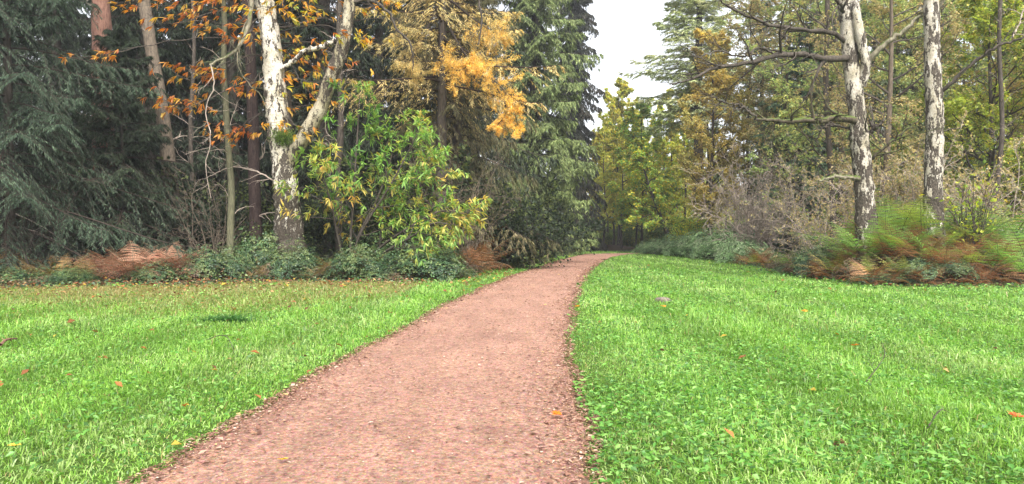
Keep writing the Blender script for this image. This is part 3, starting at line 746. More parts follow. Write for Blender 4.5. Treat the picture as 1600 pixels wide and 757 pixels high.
# right pair
DA = 22.6
LA = loc_of(1357, DA)
ba = empty('birch_tree', LA)
tag(ba, 'twisted pale birch with long dark mossy limbs reaching towards the path', 'birch')
mb = MB()
limb(mb, LA, [(1356, 432, DA), (1355, 390, DA), (1353, 345, DA), (1350, 300, DA), (1347, 260, DA), (1342, 215, DA), (1340, 185, DA), (1334, 140, DA), (1329, 95, DA), (1325, 50, DA), (1320, 0, DA), (1316, -90, DA), (1320, -200, DA)],
     .35, .21, 22, 70, .09, .25, pw=.5)
mb.build('trunk', BIRCH_GREY, ba, True)
mb = MB()
limb(mb, LA, [(1344, 135, DA - .1), (1352, 105, DA - .25), (1347, 75, DA - .3), (1340, 40, DA - .3), (1334, 0, DA - .2), (1338, -80, DA), (1350, -200, DA)], .15, .12, 14, 36, .1)
mb.build('stem', BIRCH_GREY, ba, True)
for pts, r0, r1, mt, tw in [
    ([(1330, 92, DA), (1290, 92, DA - .4), (1250, 86, DA - .8), (1215, 88, DA - 1.2), (1180, 96, DA - 1.5), (1140, 104, DA - 1.9), (1105, 112, DA - 2.2), (1080, 125, DA - 2.4), (1050, 133, DA - 2.6)], .105, .02, BARK, 12),
    ([(1322, 68, DA), (1300, 52, DA - .4), (1260, 48, DA - .8), (1215, 42, DA - 1.3), (1175, 30, DA - 1.7), (1140, 12, DA - 2), (1124, 2, DA - 2.2)], .08, .02, BARK, 10),
    ([(1215, 88, DA - 1.2), (1185, 75, DA - 1.4), (1160, 88, DA - 1.6), (1120, 80, DA - 1.9), (1090, 90, DA - 2.1), (1062, 70, DA - 2.3)], .035, .012, BARK, 8),
    ([(1345, 190, DA), (1315, 186, DA - .4), (1280, 189, DA - .7), (1235, 190, DA - 1), (1205, 188, DA - 1.2), (1183, 187, DA - 1.3)], .115, .04, BARK_MOSS, 5),
    ([(1183, 187, DA - 1.3), (1160, 168, DA - 1.5), (1130, 160, DA - 1.8), (1110, 150, DA - 2)], .04, .012, BARK, 6),
    ([(1348, 280, DA), (1325, 277, DA - .4), (1300, 277, DA - .7), (1279, 283, DA - .9)], .07, .035, BARK_LIMB, 0),
    ([(1340, 205, DA), (1300, 196, DA + .3), (1285, 202, DA + .3), (1275, 222, DA + .3)], .035, .02, BARK, 2),
    ([(1350, 108, DA), (1362, 88, DA - .3), (1385, 68, DA - .5), (1410, 50, DA - .7), (1432, 28, DA - .8), (1440, 18, DA - .9)], .10, .055, BARK_LIMB, 0),
    ([(1352, 212, DA), (1368, 200, DA - .3), (1380, 190, DA - .4)], .07, .03, BARK, 2),
    ([(1360, 250, DA), (1385, 228, DA - .3), (1412, 205, DA - .5), (1436, 188, DA - .6)], .05, .02, BARK_MOSS, 3),
    ([(1322, 30, DA), (1310, 5, DA - .4), (1290, -15, DA - .7), (1250, -20, DA - 1), (1200, -10, DA - 1.4)], .06, .02, BARK, 8),
]:
    mb = MB(); c, r = limb(mb, LA, pts, r0, r1, 9, 30, .12, jit=.02)
    if tw: twigs(mb, c, r, tw + 4, .9, 2.0, pull=(0, 0, .02), kk=8, rad=.6)
    mb.build('branch', mt, ba, True)
high_crown(ba, P(1318, -110, DA), LA, 62, R=4.2, k=30)
DB = 21.8
LBb = loc_of(1460, DB)
bb = empty('birch_tree', LBb)
tag(bb, 'straight single-stemmed pale birch rising from ferns, at the right', 'birch')
mb = MB()
limb(mb, LBb, [(1459, 436, DB), (1459, 380, DB), (1458, 330, DB), (1458, 270, DB), (1460, 220, DB), (1459, 160, DB), (1456, 100, DB), (1455, 50, DB), (1454, 0, DB), (1452, -100, DB), (1455, -220, DB)], .31, .195, 22, 70, .07, .2, pw=.6)
mb.build('trunk', BIRCH_GREY, bb, True)
for pts, r0, r1, mt, tw in [
    ([(1466, 150, DB), (1485, 130, DB - .3), (1508, 108, DB - .5), (1535, 88, DB - .8), (1560, 70, DB - 1), (1580, 66, DB - 1.1), (1605, 55, DB - 1.2), (1640, 20, DB - 1.3)], .06, .025, BARK, 9),
    ([(1580, 60, DB - 1.1), (1590, 40, DB - 1.1), (1600, 15, DB - 1.1), (1615, -20, DB - 1.1)], .03, .012, TWIG, 6),
    ([(1460, 20, DB), (1475, -5, DB - .2), (1500, -60, DB - .6), (1540, -120, DB - 1)], .07, .03, BARK_LIMB, 6),
    ([(1457, 215, DB), (1470, 205, DB + .3), (1500, 200, DB + .7)], .03, .012, BARK, 4),
]:
    mb = MB(); c, r = limb(mb, LBb, pts, r0, r1, 9, 26, .12, jit=.02)
    if tw: twigs(mb, c, r, tw, .8, 1.3)
    mb.build('branch', mt, bb, True)
high_crown(bb, P(1454, -120, DB), LBb, 63, R=3.6)

# plain trunks at the left
def stem_tree(name, label, cat, px0, pts, r0, r1, bark, seed, crown_at=None, cols=None, dead=10):
    Dp = pts[0][2]; L_ = loc_of(px0, Dp); t = empty(name, L_); tag(t, label, cat)
    mb = MB(); c, r = limb(mb, L_, pts, r0, r1, 14, 40, .05, .2); mb.build('trunk', bark, t, True)
    if dead:
        mb = MB(); twigs(mb, c, r, dead, .5, 3.0, pull=(0, 0, -.12), rad=.15); mb.build('dead_branches', TWIG, t)  # dead side branches and twigs along the trunk, no crown of their own
    if crown_at: high_crown(t, P(*crown_at), L_, seed, R=3, h=4, cols=cols or SPR, nl=16)
    return t
stem_tree('pine_tree', 'reddish straight pine trunk showing above the big spruce', 'pine', 163, [(163, 425, 28.5), (162, 250, 28.5), (160, 80, 28.5), (159, 0, 28.5), (157, -120, 28.5), (156, -240, 28.5)], .42, .26, BARK_RED, 71, (156, -240, 28.5))
stem_tree('pine_tree', 'bare grey-brown leaning trunk between the spruce and the slim stem', 'pine', 275, [(276, 424, 29), (270, 330, 29), (262, 240, 29), (250, 150, 29), (236, 70, 29), (226, 0, 29), (210, -120, 29), (200, -230, 29)], .30, .19, BARK_GREY, 72, (200, -230, 29))
stem_tree('young_tree', 'slim greenish stem standing left of the forked birch', 'tree', 362, [(362, 432, 25), (360, 370, 25), (362, 300, 25), (357, 230, 25), (353, 160, 25), (350, 100, 25), (352, 40, 25), (348, -20, 25), (345, -150, 25)], .125, .075, BARK_GREEN, 73)
stem_tree('tree', 'dark reddish trunk close behind the forked birch', 'tree', 398, [(402, 430, 27), (398, 300, 27), (396, 200, 27), (393, 120, 27), (390, 50, 27), (386, 0, 27), (380, -150, 27)], .22, .17, BARK_RED2, 74)
stem_tree('dead_tree', 'thin dark dead stem in the gloom left of the birch', 'tree', 300, [(300, 428, 30), (302, 330, 30), (298, 200, 30), (304, 80, 30), (300, -60, 30)], .10, .06, BARK, 75, dead=22)
stem_tree('dead_tree', 'dark dead trunk in the gloom behind the chestnut bush', 'tree', 530, [(530, 425, 31), (528, 300, 31), (533, 180, 31), (530, 60, 31), (534, -60, 31)], .16, .10, BARK, 76, dead=26)
stem_tree('dead_tree', 'slanting brown dead trunk behind the mossy lower birch branch', 'tree', 1300, [(1300, 420, 30), (1302, 340, 30), (1296, 240, 30), (1290, 140, 30), (1292, 20, 30), (1290, -80, 30)], .13, .09, BARK, 77, dead=24)
stem_tree('dead_tree', 'dark thin stem in the thicket right of the straight birch', 'tree', 1560, [(1560, 425, 26), (1556, 330, 26), (1565, 200, 26), (1560, 60, 26), (1566, -80, 26)], .09, .06, BARK, 78, dead=24)

# ------------------------------------------------------------------ sweet chestnuts
def chest_leaves(mb, S, D, nleaf, L, W, cols, wts=None, droop=.5, spread=1.0):
    """sprays of long leaves at S pointing about D"""
    m = len(S); Q = np.repeat(S, nleaf, 0); DD = np.repeat(norm(D), nleaf, 0) + rs.normal(0, .45 * spread, (m * nleaf, 3)); DD[:, 2] -= droop * rs.uniform(0, 1, m * nleaf)
    Q = Q - np.repeat(norm(D), nleaf, 0) * rs.uniform(0, .35, (m * nleaf, 1)) * L * 1.6
    N = rs.normal(0, .35, Q.shape); N[:, 2] += 1
    c = np.repeat(pal(m, cols, wts, S, jit=.1), nleaf, 0) * .5 + pal(m * nleaf, cols, wts, Q, jit=.25) * .5
    strips(mb, Q, DD, N, L * rs.uniform(.65, 1.2, len(Q)), W * rs.uniform(.75, 1.2, len(Q)), c, curl=.3, prof=(.25, 1, .8, 0))

D1 = 24.3
L1 = loc_of(550, D1)
ch = empty('chestnut_sapling', L1)
tag(ch, 'green and yellow sweet chestnut bush beside the forked birch', 'chestnut bush')
stems = [[(556, 432, D1), (600, 395, D1 - .5), (640, 372, D1 - 1.0), (675, 350, D1 - 1.2), (700, 350, D1 - 1.3)], [(548, 432, D1), (548, 370, D1), (552, 320, D1), (556, 250, D1), (560, 190, D1), (562, 150, D1)],
         [(552, 432, D1), (556, 385, D1 - .2), (575, 345, D1 - .4), (610, 290, D1 - .6), (640, 235, D1 - .7), (655, 205, D1 - .8)],
         [(545, 432, D1), (530, 380, D1 + .2), (520, 330, D1 - .1), (508, 285, D1 - .3), (495, 250, D1 - .4)],
         [(555, 432, D1), (590, 390, D1 - .2), (640, 355, D1 - .6), (690, 330, D1 - .8), (728, 335, D1 - .9)],
         [(550, 432, D1), (560, 370, D1 + .6), (590, 310, D1 + .8), (610, 250, D1 + 1), (620, 210, D1 + 1)],
         [(556, 432, D1), (600, 370, D1 + .4), (650, 320, D1 + .2), (675, 280, D1), (690, 262, D1)]]
fol = MB()
for j, stp in enumerate(stems):
    mb = MB(); c, r = limb(mb, L1, stp, .05, .015, 7, 22, .06)
    S, D, l, rad = spawn(c[None], r[None], 15, .25, .99, .6, 1.2, .75, np.array([3.0]), .3)
    p = grow(S, D, l, 7, .12, (0, 0, .03)); r2 = taper(len(S), 7, np.maximum(rad * .5, .008), .3); tubes(mb, p, r2, 4, (.06, .05, .04))
    S2, D2, l2, rad2 = spawn(p, r2, 5, .25, 1, .5, 1.0, .5, l, .4); p2 = grow(S2, D2, l2, 4, .12); tubes(mb, p2, taper(len(S2), 4, .006, .5), 3, (.06, .05, .04))
    mb.build('stem', BARK, ch, True)
    ends = np.concatenate([p2[:, -1], p[:, -1], p2[:, 2]]); dirs = np.concatenate([p2[:, -1] - p2[:, -2], p[:, -1] - p[:, -2], p2[:, 2] - p2[:, 1]])
    green = [(.14, .27, .06), (.23, .38, .09), (.07, .16, .04), (.34, .42, .11), (.52, .44, .10), (.60, .36, .11)]
    wts = {1: [4, 4, 3, 1, .4, .2], 0: [2, 3, 2, 3, 2, 1.2], 4: [2, 3, 2, 2, 2, 1.4], 3: [1.5, 2, 1, 2, 2.5, 2]}.get(j, [3, 3.5, 2, 2, 1.2, .6])
    ends = ends + rs.normal(0, .05, ends.shape); chest_leaves(fol, ends, dirs, 6, .24, .050, green, wts, droop=.7, spread=1.4)
fol.build('foliage', LEAF, ch)

# overhanging orange chestnut, its sprays reaching left and right of the birch
D2_ = 25.8
L2_ = loc_of(425, D2_)
oc = empty('chestnut_tree', L2_)
tag(oc, 'orange-leaved sweet chestnut with sprays hanging around the birch trunk', 'chestnut')
mb = MB()
limb(mb, L2_, [(424, 432, D2_), (440, 300, D2_ + .3), (452, 200, D2_ + .5), (446, 120, D2_ + .3), (430, 40, D2_), (420, -60, D2_), (415, -200, D2_)], .14, .07, 10, 36, .06)
mb.build('trunk', BARK, oc, True)
fol = MB()
ORN = [(.50, .20, .05), (.40, .13, .045), (.52, .30, .07), (.32, .10, .04), (.55, .42, .09)]
YOR = [(.58, .38, .05), (.58, .24, .04), (.45, .40, .06), (.22, .28, .04), (.50, .16, .03)]
sprays = [((300, 25), (360, 40), 8, 0), ((250, 10), (330, 5), 8, 0), ((230, 22), (275, 38), 5, 0), ((130, 92), (165, 86), 4, 0), ((285, 105), (330, 118), 6, 0), ((255, 98), (300, 125), 6, 0),
          ((275, 155), (310, 160), 6, 0), ((250, 150), (290, 170), 5, 0), ((325, 205), (355, 212), 5, 0), ((345, 195), (375, 205), 5, 0), ((375, 128), (385, 140), 4, 0), ((340, 68), (380, 60), 4, 0), ((395, 12), (440, 8), 6, 1),
          ((450, 30), (500, 20), 7, 1), ((465, 62), (500, 70), 6, 1), ((440, 75), (470, 95), 6, 1), ((480, 95), (510, 110), 6, 1), ((470, 125), (505, 130), 6, 1), ((445, 150), (470, 165), 4, 1), ((555, 58), (590, 62), 5, 1),
          ((480, 5), (540, 25), 6, 1), ((585, 10), (620, 5), 5, 1), ((545, 95), (555, 93), 1, 0), ((560, 120), (572, 118), 1, 1), ((190, 5), (230, 0), 5, 0), ((455, 190), (480, 205), 4, 1), ((490, 150), (520, 160), 3, 1), ((330, 0), (380, -20), 6, 0), ((410, -30), (560, -40), 12, 1), ((220, -30), (380, -50), 12, 0)]
for (a_, b_, cnt, kind) in sprays:
    mx, my = (a_[0] + b_[0]) / 2, (a_[1] + b_[1]) / 2; dd = D2_ - rs.uniform(.3, 2.6)
    if mx < 380: dd = D2_ - rs.uniform(1.0, 3.0)
    startp = (440 if my > -10 else 420, my - 25 if my > 60 else my - 10, D2_ + .3)
    sgn = 1 if b_[0] > 440 else -1
    p0, p1 = (a_, b_) if sgn > 0 else (b_, a_)
    mb = MB()
    c, r = limb(mb, L2_, [startp, ((startp[0] + p0[0]) / 2, (startp[1] + p0[1]) / 2 - 14, (D2_ + dd) / 2), (p0[0], p0[1], dd), (p1[0], p1[1], dd - .2)], .022, .007, 6, 20, .08, jit=.02)
    tubes_n = cnt * 3
    idx = rs.randint(10, 20, tubes_n); S = c[idx] + rs.normal(0, .22, (tubes_n, 3)) * [1.7, 1, .7]
    tubes(mb, np.stack([c[idx], (c[idx] + S) / 2 + [0, 0, .03], S], 1), np.full((tubes_n, 3), .006), 3, (.1, .08, .06))
    mb.build('branch', BARK, oc, True)
    D = np.tile([sgn * 1.0, -.2, -.25], (tubes_n, 1)) + rs.normal(0, .35, (tubes_n, 3))
    chest_leaves(fol, S, D, 7, .21, .055, YOR if kind else ORN, None, droop=.6)
fol.build('foliage', LEAF, oc)

# bright sprays of the larch
def larch_spray(tree, pts, spread, cnt, ln, cols, seed):
    global rs
    kr = rs; rs = np.random.RandomState(seed)
    L_ = np.array(tree.location); inv = tree.rotation_euler.z
    ca, sa = math.cos(-inv), math.sin(-inv)
    R_ = np.array([[ca, -sa, 0], [sa, ca, 0], [0, 0, 1]])
    p = np.array([P(*q) for q in pts]) - L_
    c = cr(p @ R_.T, 24); r = np.linspace(.05, .012, 24)
    mb = MB(); tubes(mb, c, r, 6, (.06, .045, .035))
    c2 = c[8:]; 
    S, D, l, rad = spawn(c2[None], r[None, 8:], cnt, .0, 1, .5, 1.3, 1.0, np.array([spread]))
    q = grow(S, D, l, 7, .12, (0, 0, -.18)); r2 = taper(cnt, 7, .01, .4); tubes(mb, q, r2, 3, (.2, .13, .06))
    S, D, l2, _ = spawn(q, r2, 14, .05, 1, .5, 1.2, .5, l); q2 = grow(S, D, l2, 4, .15, (0, 0, -.3)); r3 = taper(len(S), 4, .005, .6); tubes(mb, q2, r3, 3, (.3, .19, .07))
    S, D, l3, _ = spawn(q2, r3, 22, .0, 1, .6, 1.5, .01, l2)
    leaves(mb, S, D, rs.normal(0, 1, S.shape), ln * rs.uniform(.6, 1.3, len(S)), .016, pal(len(S), cols, None, S, clump=.1), mid=.5)
    mb.build('branch', LEAF, tree); rs = kr
BR = [(.82, .56, .15), (.78, .48, .11), (.85, .64, .24), (.70, .45, .12)]
larch_spray(larch, [(690, 20, 29), (730, 90, 28), (790, 145, 27.3), (812, 205, 27)], 1.35, 20, .10, BR, 3)
larch_spray(larch, [(690, 30, 29), (690, 80, 28), (712, 110, 27.3), (740, 100, 27)], 1.25, 20, .10, BR, 4)
larch_spray(larch, [(690, 60, 29), (740, 90, 28), (790, 165, 27.2), (775, 200, 27)], 1.1, 16, .10, BR, 5)
larch_spray(larch, [(690, 0, 29), (660, 60, 28.3), (640, 100, 27.6), (650, 125, 27.4)], 1.2, 14, .09, TAN, 6)
larch_spray(larch, [(690, -10, 29), (740, 30, 28.3), (770, 50, 27.8), (790, 60, 27.6)], 1.2, 18, .09, TAN + BR, 7)

# ------------------------------------------------------------------ bare twiggy bushes
def bare_bush(name, seed, Rw, Ht, ns=16, col=(.2, .17, .14), cols=None, nleaf=0, mat=TWIG, k=(8, 6, 5), r0=.022, tw=1.3):
    global rs
    kr = rs; rs = np.random.RandomState(seed)
    t = empty(name, (0, 0, 0)); mb = MB()
    az = rs.uniform(0, 6.28, ns); sp = rs.uniform(.1, 1.1, ns)
    S = np.stack([np.cos(az) * .3, np.sin(az) * .3, np.zeros(ns)], 1); D = np.stack([np.cos(az) * sp * Rw / Ht, np.sin(az) * sp * Rw / Ht, np.ones(ns)], 1)
    l = Ht * rs.uniform(.75, 1.15, ns) * (1 + .2 * sp)
    p = grow(S, D, l, 12, .12, (0, 0, -.06)); r = taper(ns, 12, r0, .25); tubes(mb, p, r, 5, col)
    mb.build('stems' if False else 'stem', mat, t); mb = MB()
    S, D, l1, rad = spawn(p, r, k[0], .15, .98, .5, 1.2, .45, l); p1 = grow(S, D, l1, 8, .2, (0, 0, 0)); r1 = taper(len(S), 8, np.maximum(rad * .6, .007 * tw), .3); tubes(mb, p1, r1, 4, col)
    S, D, l2, rad = spawn(p1, r1, k[1], .15, .98, .5, 1.2, .5, l1); p2 = grow(S, D, l2, 6, .22); r2 = taper(len(S), 6, np.maximum(rad * .6, .005 * tw), .4); tubes(mb, p2, r2, 3, col)
    S, D, l3, rad = spawn(p2, r2, k[2], .15, .98, .4, 1.1, .5, l2); p3 = grow(S, D, l3, 4, .22); tubes(mb, p3, taper(len(S), 4, .0045 * tw, .5), 3, col)
    mb.build('twigs' if False else 'twig_crown', mat, t)
    if nleaf:
        lb = MB(); S, D, _, _ = spawn(p3, taper(len(S), 4, .004), nleaf, 0, 1, .4, 1.4, .1, l3)
        N = rs.normal(0, .5, S.shape); N[:, 2] += 1
        leaves(lb, S, D, N, .09, .06, pal(len(S), cols, None, S)); lb.build('foliage', LEAF, t)
    rs = kr; return t
o = bare_bush('bare_bush', 81, 3.1, 5.4, 30, k=(9, 5, 4), r0=.035, tw=2.6)
place(o, 1178, 42, label='big leafless grey bush in front of the ochre tree', cat='bush')
o = bare_bush('bare_bush', 82, 1.5, 4.0, 14, k=(8, 4, 3), mat=BARK_GREY)
place(o, 716, 27, label='arching leafless grey bush right of the chestnut bush', cat='bush')
o = bare_bush('bare_bush', 83, 2.6, 3.6, 20, k=(9, 5, 4), cols=THIN, nleaf=2)
place(o, 1420, 25.5, label='tangled brown twiggy bush between and behind the two right birches', cat='bush')
o = bare_bush('bare_bush', 84, 2.6, 3.8, 18, k=(9, 5, 4), cols=THIN, nleaf=1)
place(o, 1290, 27, label='dark twiggy bush left of the twisted birch', cat='bush')
o = bare_bush('bare_bush', 85, 2.2, 3.2, 18, k=(9, 5, 4), cols=THIN, nleaf=1)
place(o, 1555, 24.5, label='low twiggy bush with few leaves right of the straight birch', cat='bush')
o = bare_bush('bare_bush', 86, 1.8, 3.4, 12, k=(7, 4, 4), mat=BARK_GREY)
place(o, 330, 26.5, label='wispy dead bush between the slim stem and the birch foot', cat='bush')
o = bare_bush('bare_bush', 87, 1.8, 3.0, 16, k=(8, 5, 4), mat=BARK)
place(o, 30, 24.5, label='dead twigs under the big spruce at the far left', cat='bush')

# leafy evergreen shrubs below the fir
def shrub(name, seed, Rw, Ht, cols, n=9000, leaf=(.09, .06), mat=None, wts=None):
    global rs
    kr = rs; rs = np.random.RandomState(seed)
    t = empty(name, (0, 0, 0)); mb = MB()
    ns = 22; az = rs.uniform(0, 6.28, ns); sp = rs.uniform(.1, 1.2, ns)
    S = np.stack([np.cos(az) * .2, np.sin(az) * .2, np.zeros(ns)], 1); D = np.stack([np.cos(az) * sp * Rw / Ht, np.sin(az) * sp * Rw / Ht, np.ones(ns)], 1)
    l = Ht * rs.uniform(.6, 1.1, ns)
    p = grow(S, D, l, 8, .12, (0, 0, -.1)); r = taper(ns, 8, .02, .3); tubes(mb, p, r, 4, (.05, .04, .03))
    S, D, l1, rad = spawn(p, r, 12, .1, 1, .5, 1.3, .5, l); p1 = grow(S, D, l1, 5, .18); r1 = taper(len(S), 5, .007, .4); tubes(mb, p1, r1, 3, (.05, .04, .03))
    mb.build('stem', BARK, t)
    k = max(1, n // len(S)); S, D, _, _ = spawn(p1, r1, k, 0, 1, .4, 1.4, .1, l1)
    S = S + rs.normal(0, .09, S.shape); S[:, 2] = np.abs(S[:, 2]) + .02
    N = rs.normal(0, .5, S.shape); N[:, 2] += 1
    lb = MB(); leaves(lb, S, D, N, leaf[0] * rs.uniform(.6, 1.3, len(S)), leaf[1] * rs.uniform(.6, 1.3, len(S)), pal(len(S), cols, wts, S)); lb.build('foliage', mat or LEAF, t)
    rs = kr; return t
HOL = [(.14, .20, .075), (.18, .24, .09), (.24, .28, .11), (.09, .14, .055)]
o = shrub('evergreen_shrub', 91, 3.2, 4.4, HOL, 15000, (.13, .09)); place(o, 742, 46, label='dense mid green shrub in front of the broad fir', cat='shrub')
o = shrub('evergreen_shrub', 92, 2.4, 2.6, HOL, 9000, (.13, .09)); place(o, 846, 62, label='low dark green shrub left of the path end', cat='shrub')
o = shrub('evergreen_shrub', 93, 2.4, 2.4, HOL + [(.16, .12, .05)], 9000, (.11, .08)); place(o, 738, 33, label='low olive shrub above the rusty bracken near the path', cat='shrub')
o = shrub('evergreen_shrub', 94, 1.9, 1.5, [(.05, .10, .035), (.08, .14, .05)], 9000, (.10, .07)); place(o, 1150, 44, label='dark green rounded shrub at the foot of the big bare bush', cat='shrub')
o = shrub('evergreen_shrub', 95, 2.6, 3.0, GY, 10000, (.12, .08)); place(o, 1085, 56, label='yellowish green shrub at the corner of the wood opening', cat='shrub')
o = shrub('sapling', 96, .4, 2.0, [(.30, .42, .05), (.40, .42, .06)], 500, (.14, .09)); place(o, 1516, 21.5, label='small yellow-green sapling poking above the ferns at the right', cat='sapling')

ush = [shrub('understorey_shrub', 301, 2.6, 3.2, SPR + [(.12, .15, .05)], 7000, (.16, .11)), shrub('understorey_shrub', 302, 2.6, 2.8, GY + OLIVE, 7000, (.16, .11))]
k_ = [0, 0]
for side, p0, p1, ds in ((0, -330, 860, (30, 38, 46, 62)), (1, 1100, 1950, (31, 40, 52, 68))):
    for d in ds:
        px = p0 + (60 if d > 50 and side else 0)
        while px < p1:
            if not (side == 1 and px < 1100 + (75 - d) * 6):
                q = ush[side] if k_[side] == 0 else copy_tree(ush[side]); k_[side] += 1
                place(q, px, d + rr.uniform(-1.5, 1.5), rr.uniform(0, 6), rr.uniform(.8, 1.4), label=['dark leafy shrub filling the shade between the left spruces', 'olive leafy shrub filling the gaps between the right wood trees'][side],
                      cat='shrub', group=['shrubs in the shade of the left wood', 'shrubs between the right wood trees'][side])
            px += 4.2 * F / d * rr.uniform(.7, 1.3)

far_sh = shrub('understorey_shrub', 303, 2.6, 2.6, [(.10, .15, .04), (.16, .20, .05), (.30, .28, .06)], 6000, (.2, .14))
for i, (px, d) in enumerate([(938, 82), (962, 90), (984, 86), (1008, 84), (1030, 80), (1050, 74), (1070, 70), (948, 104), (975, 108), (1000, 104), (1024, 100), (1046, 98), (930, 96)]):
    place(far_sh if i == 0 else copy_tree(far_sh), px, d, rr.uniform(0, 6), rr.uniform(.7, 1.15), label='low shaded shrub under the slender trees past the path end', cat='shrub', group='shrubs under the far slender trees')

# ------------------------------------------------------------------ bramble
def bramble(seed, Rw, Ht, cols, n=1500, leaf=(.085, .062)):
    global rs
    kr = rs; rs = np.random.RandomState(seed)
    t = empty('bramble_bush', (0, 0, 0)); mb = MB()
    ns = 16; az = rs.uniform(0, 6.28, ns); D = np.stack([np.cos(az), np.sin(az), rs.uniform(.6, 1.6, ns)], 1)
    S = np.stack([np.cos(az) * .25, np.sin(az) * .25, np.zeros(ns)], 1)
    p = grow(S, D, rs.uniform(.8, 1.3, ns) * (Rw + Ht) * .75, 10, .08, (0, 0, -.42)); p[..., 2] = np.abs(p[..., 2])
    tubes(mb, p, taper(ns, 10, .009, .4), 4, (.10, .05, .04)); mb.build('stem', BARK, t)
    u = rs.uniform(0, 1, n); th = rs.uniform(0, 6.28, n); rr_ = np.sqrt(u) * Rw * (1 + .18 * np.sin(th * 3 + seed) + .1 * np.sin(th * 7))
    top = Ht * np.sqrt(np.clip(1 - (rr_ / (Rw * 1.22)) ** 2, .02, 1)) * (1 + .22 * np.sin(rr_ * 4 + th * 2 + seed) * np.cos(th * 3))
    z = top * (1 - np.abs(rs.normal(0, .3, n))).clip(.03, 1.05) * rs.choice([1, 1, 1, 1.25, 1.6], n)
    Cc = np.stack([rr_ * np.cos(th), rr_ * np.sin(th), z], 1)
    out = norm(np.stack([np.cos(th) * rr_ / Rw, np.sin(th) * rr_ / Rw, np.full(n, .9)], 1))
    c = pal(n, cols, None, Cc, cs=3)
    lb = MB()
    for j in range(3):
        a = rs.uniform(0, 6.28, n) if j == 0 else a + 2.09
        tng = norm(np.cross(out, np.array([0.3, .2, 1.]))); bt = np.cross(out, tng)
        D = tng * np.cos(a)[:, None] + bt * np.sin(a)[:, None] - np.array([0, 0, .25])
        leaves(lb, Cc + D * .012, D, out + rs.normal(0, .3, (n, 3)), leaf[0] * rs.uniform(.7, 1.3, n), leaf[1] * rs.uniform(.7, 1.2, n), c * rs.uniform(.85, 1.15, (n, 1)), mid=.5, fold=.25)
    lb.build('foliage', GLOSSY, t)
    rs = kr; return t
BRM = [(.028, .060, .026), (.04, .08, .032), (.06, .11, .042), (.12, .16, .055), (.09, .12, .04)]
BRP = [(.14, .24, .09), (.20, .29, .13), (.09, .17, .06), (.28, .34, .19)]
bprot = [bramble(101, 1.15, .75, BRM), bramble(102, 1.0, .55, [(.16, .10, .06), (.10, .10, .04), (.20, .14, .09), (.05, .08, .03), (.12, .07, .045)], 1100), bramble(103, 1.3, .95, BRM, 1900), bramble(104, 1.4, .8, BRP, 2000)]
bused = set()
def put(protos, used_, i, px, d, sc, label, cat, group=None, dz=0.0):
    if cat == 'bramble': sc = (sc * rr.uniform(.7, 1.3), sc * rr.uniform(.7, 1.2), sc * rr.uniform(.45, 1.3))
    pr_ = protos[i]; q = pr_ if i not in used_ else copy_tree(pr_); used_.add(i)
    x = X(px, d); q.location = (x, d, float(zt(x, d)) - .03 + dz); q.rotation_euler = (0, 0, rr.uniform(0, 6.28)); q.scale = (sc,) * 3 if np.isscalar(sc) else sc
    tag(q, label, cat, group); return q
for i, (px, d, s) in enumerate([(395, 24, .7), (425, 23.4, .6), (455, 23.8, .8), (490, 23.3, .65), (520, 23.5, .85), (560, 23.1, .7), (595, 23.4, .95), (630, 23.0, .75), (665, 23.3, .9), (700, 24, .7), (718, 25.6, .8),
                                (360, 23.2, .7), (320, 22.8, .7), (290, 22.4, .6), (420, 25.2, 1.1), (490, 25, 1.1), (560, 25, 1.2), (620, 25.2, 1.2), (670, 25.4, 1.2)]):
    put(bprot, bused, i % 3, px, d, s, 'dark glossy bramble mound on the verge between the birch and the path', 'bramble', 'brambles beside the forked birch')
for i, (px, d, s) in enumerate([(20, 21.3, .7), (75, 21, .6), (115, 21, .6), (240, 21.5, .6), (-50, 21, .8), (-120, 21, .8)]):
    put(bprot, bused, i % 3, px, d, s, 'low dark bramble clump under the big spruce', 'bramble', 'brambles under the big spruce')
for i, (px, d, s) in enumerate([(1040, 58, 1.3), (1062, 54, 1.4), (1090, 50, 1.4), (1115, 46, 1.4), (1140, 42, 1.2), (1075, 58, 1.6), (1105, 54, 1.7), (1160, 38, 1.0), (1018, 61, 1.1)]):
    put(bprot, bused, 3, px, d, s, 'pale grey-green bramble mound at the far right corner of the lawn', 'bramble', 'pale brambles at the far end of the lawn')
for i, (px, d, s) in enumerate([(1245, 27.5, .75), (1262, 26, .8), (1225, 30, .8), (1285, 24.5, .7), (1340, 22, .6), (1385, 20.6, .6), (1430, 20.4, .55), (1490, 20.3, .5), (1320, 24.3, .9), (1370, 24, .9), (1420, 23.4, .9), (1480, 23.4, .9), (1540, 23, .9), (1600, 22.6, .9)]):
    put(bprot, bused, [0, 1, 1, 2, 1, 2, 0][i % 7], px, d, s, 'bramble clump tangled in the fern bank below the right birches', 'bramble', 'brambles in the right fern bank')

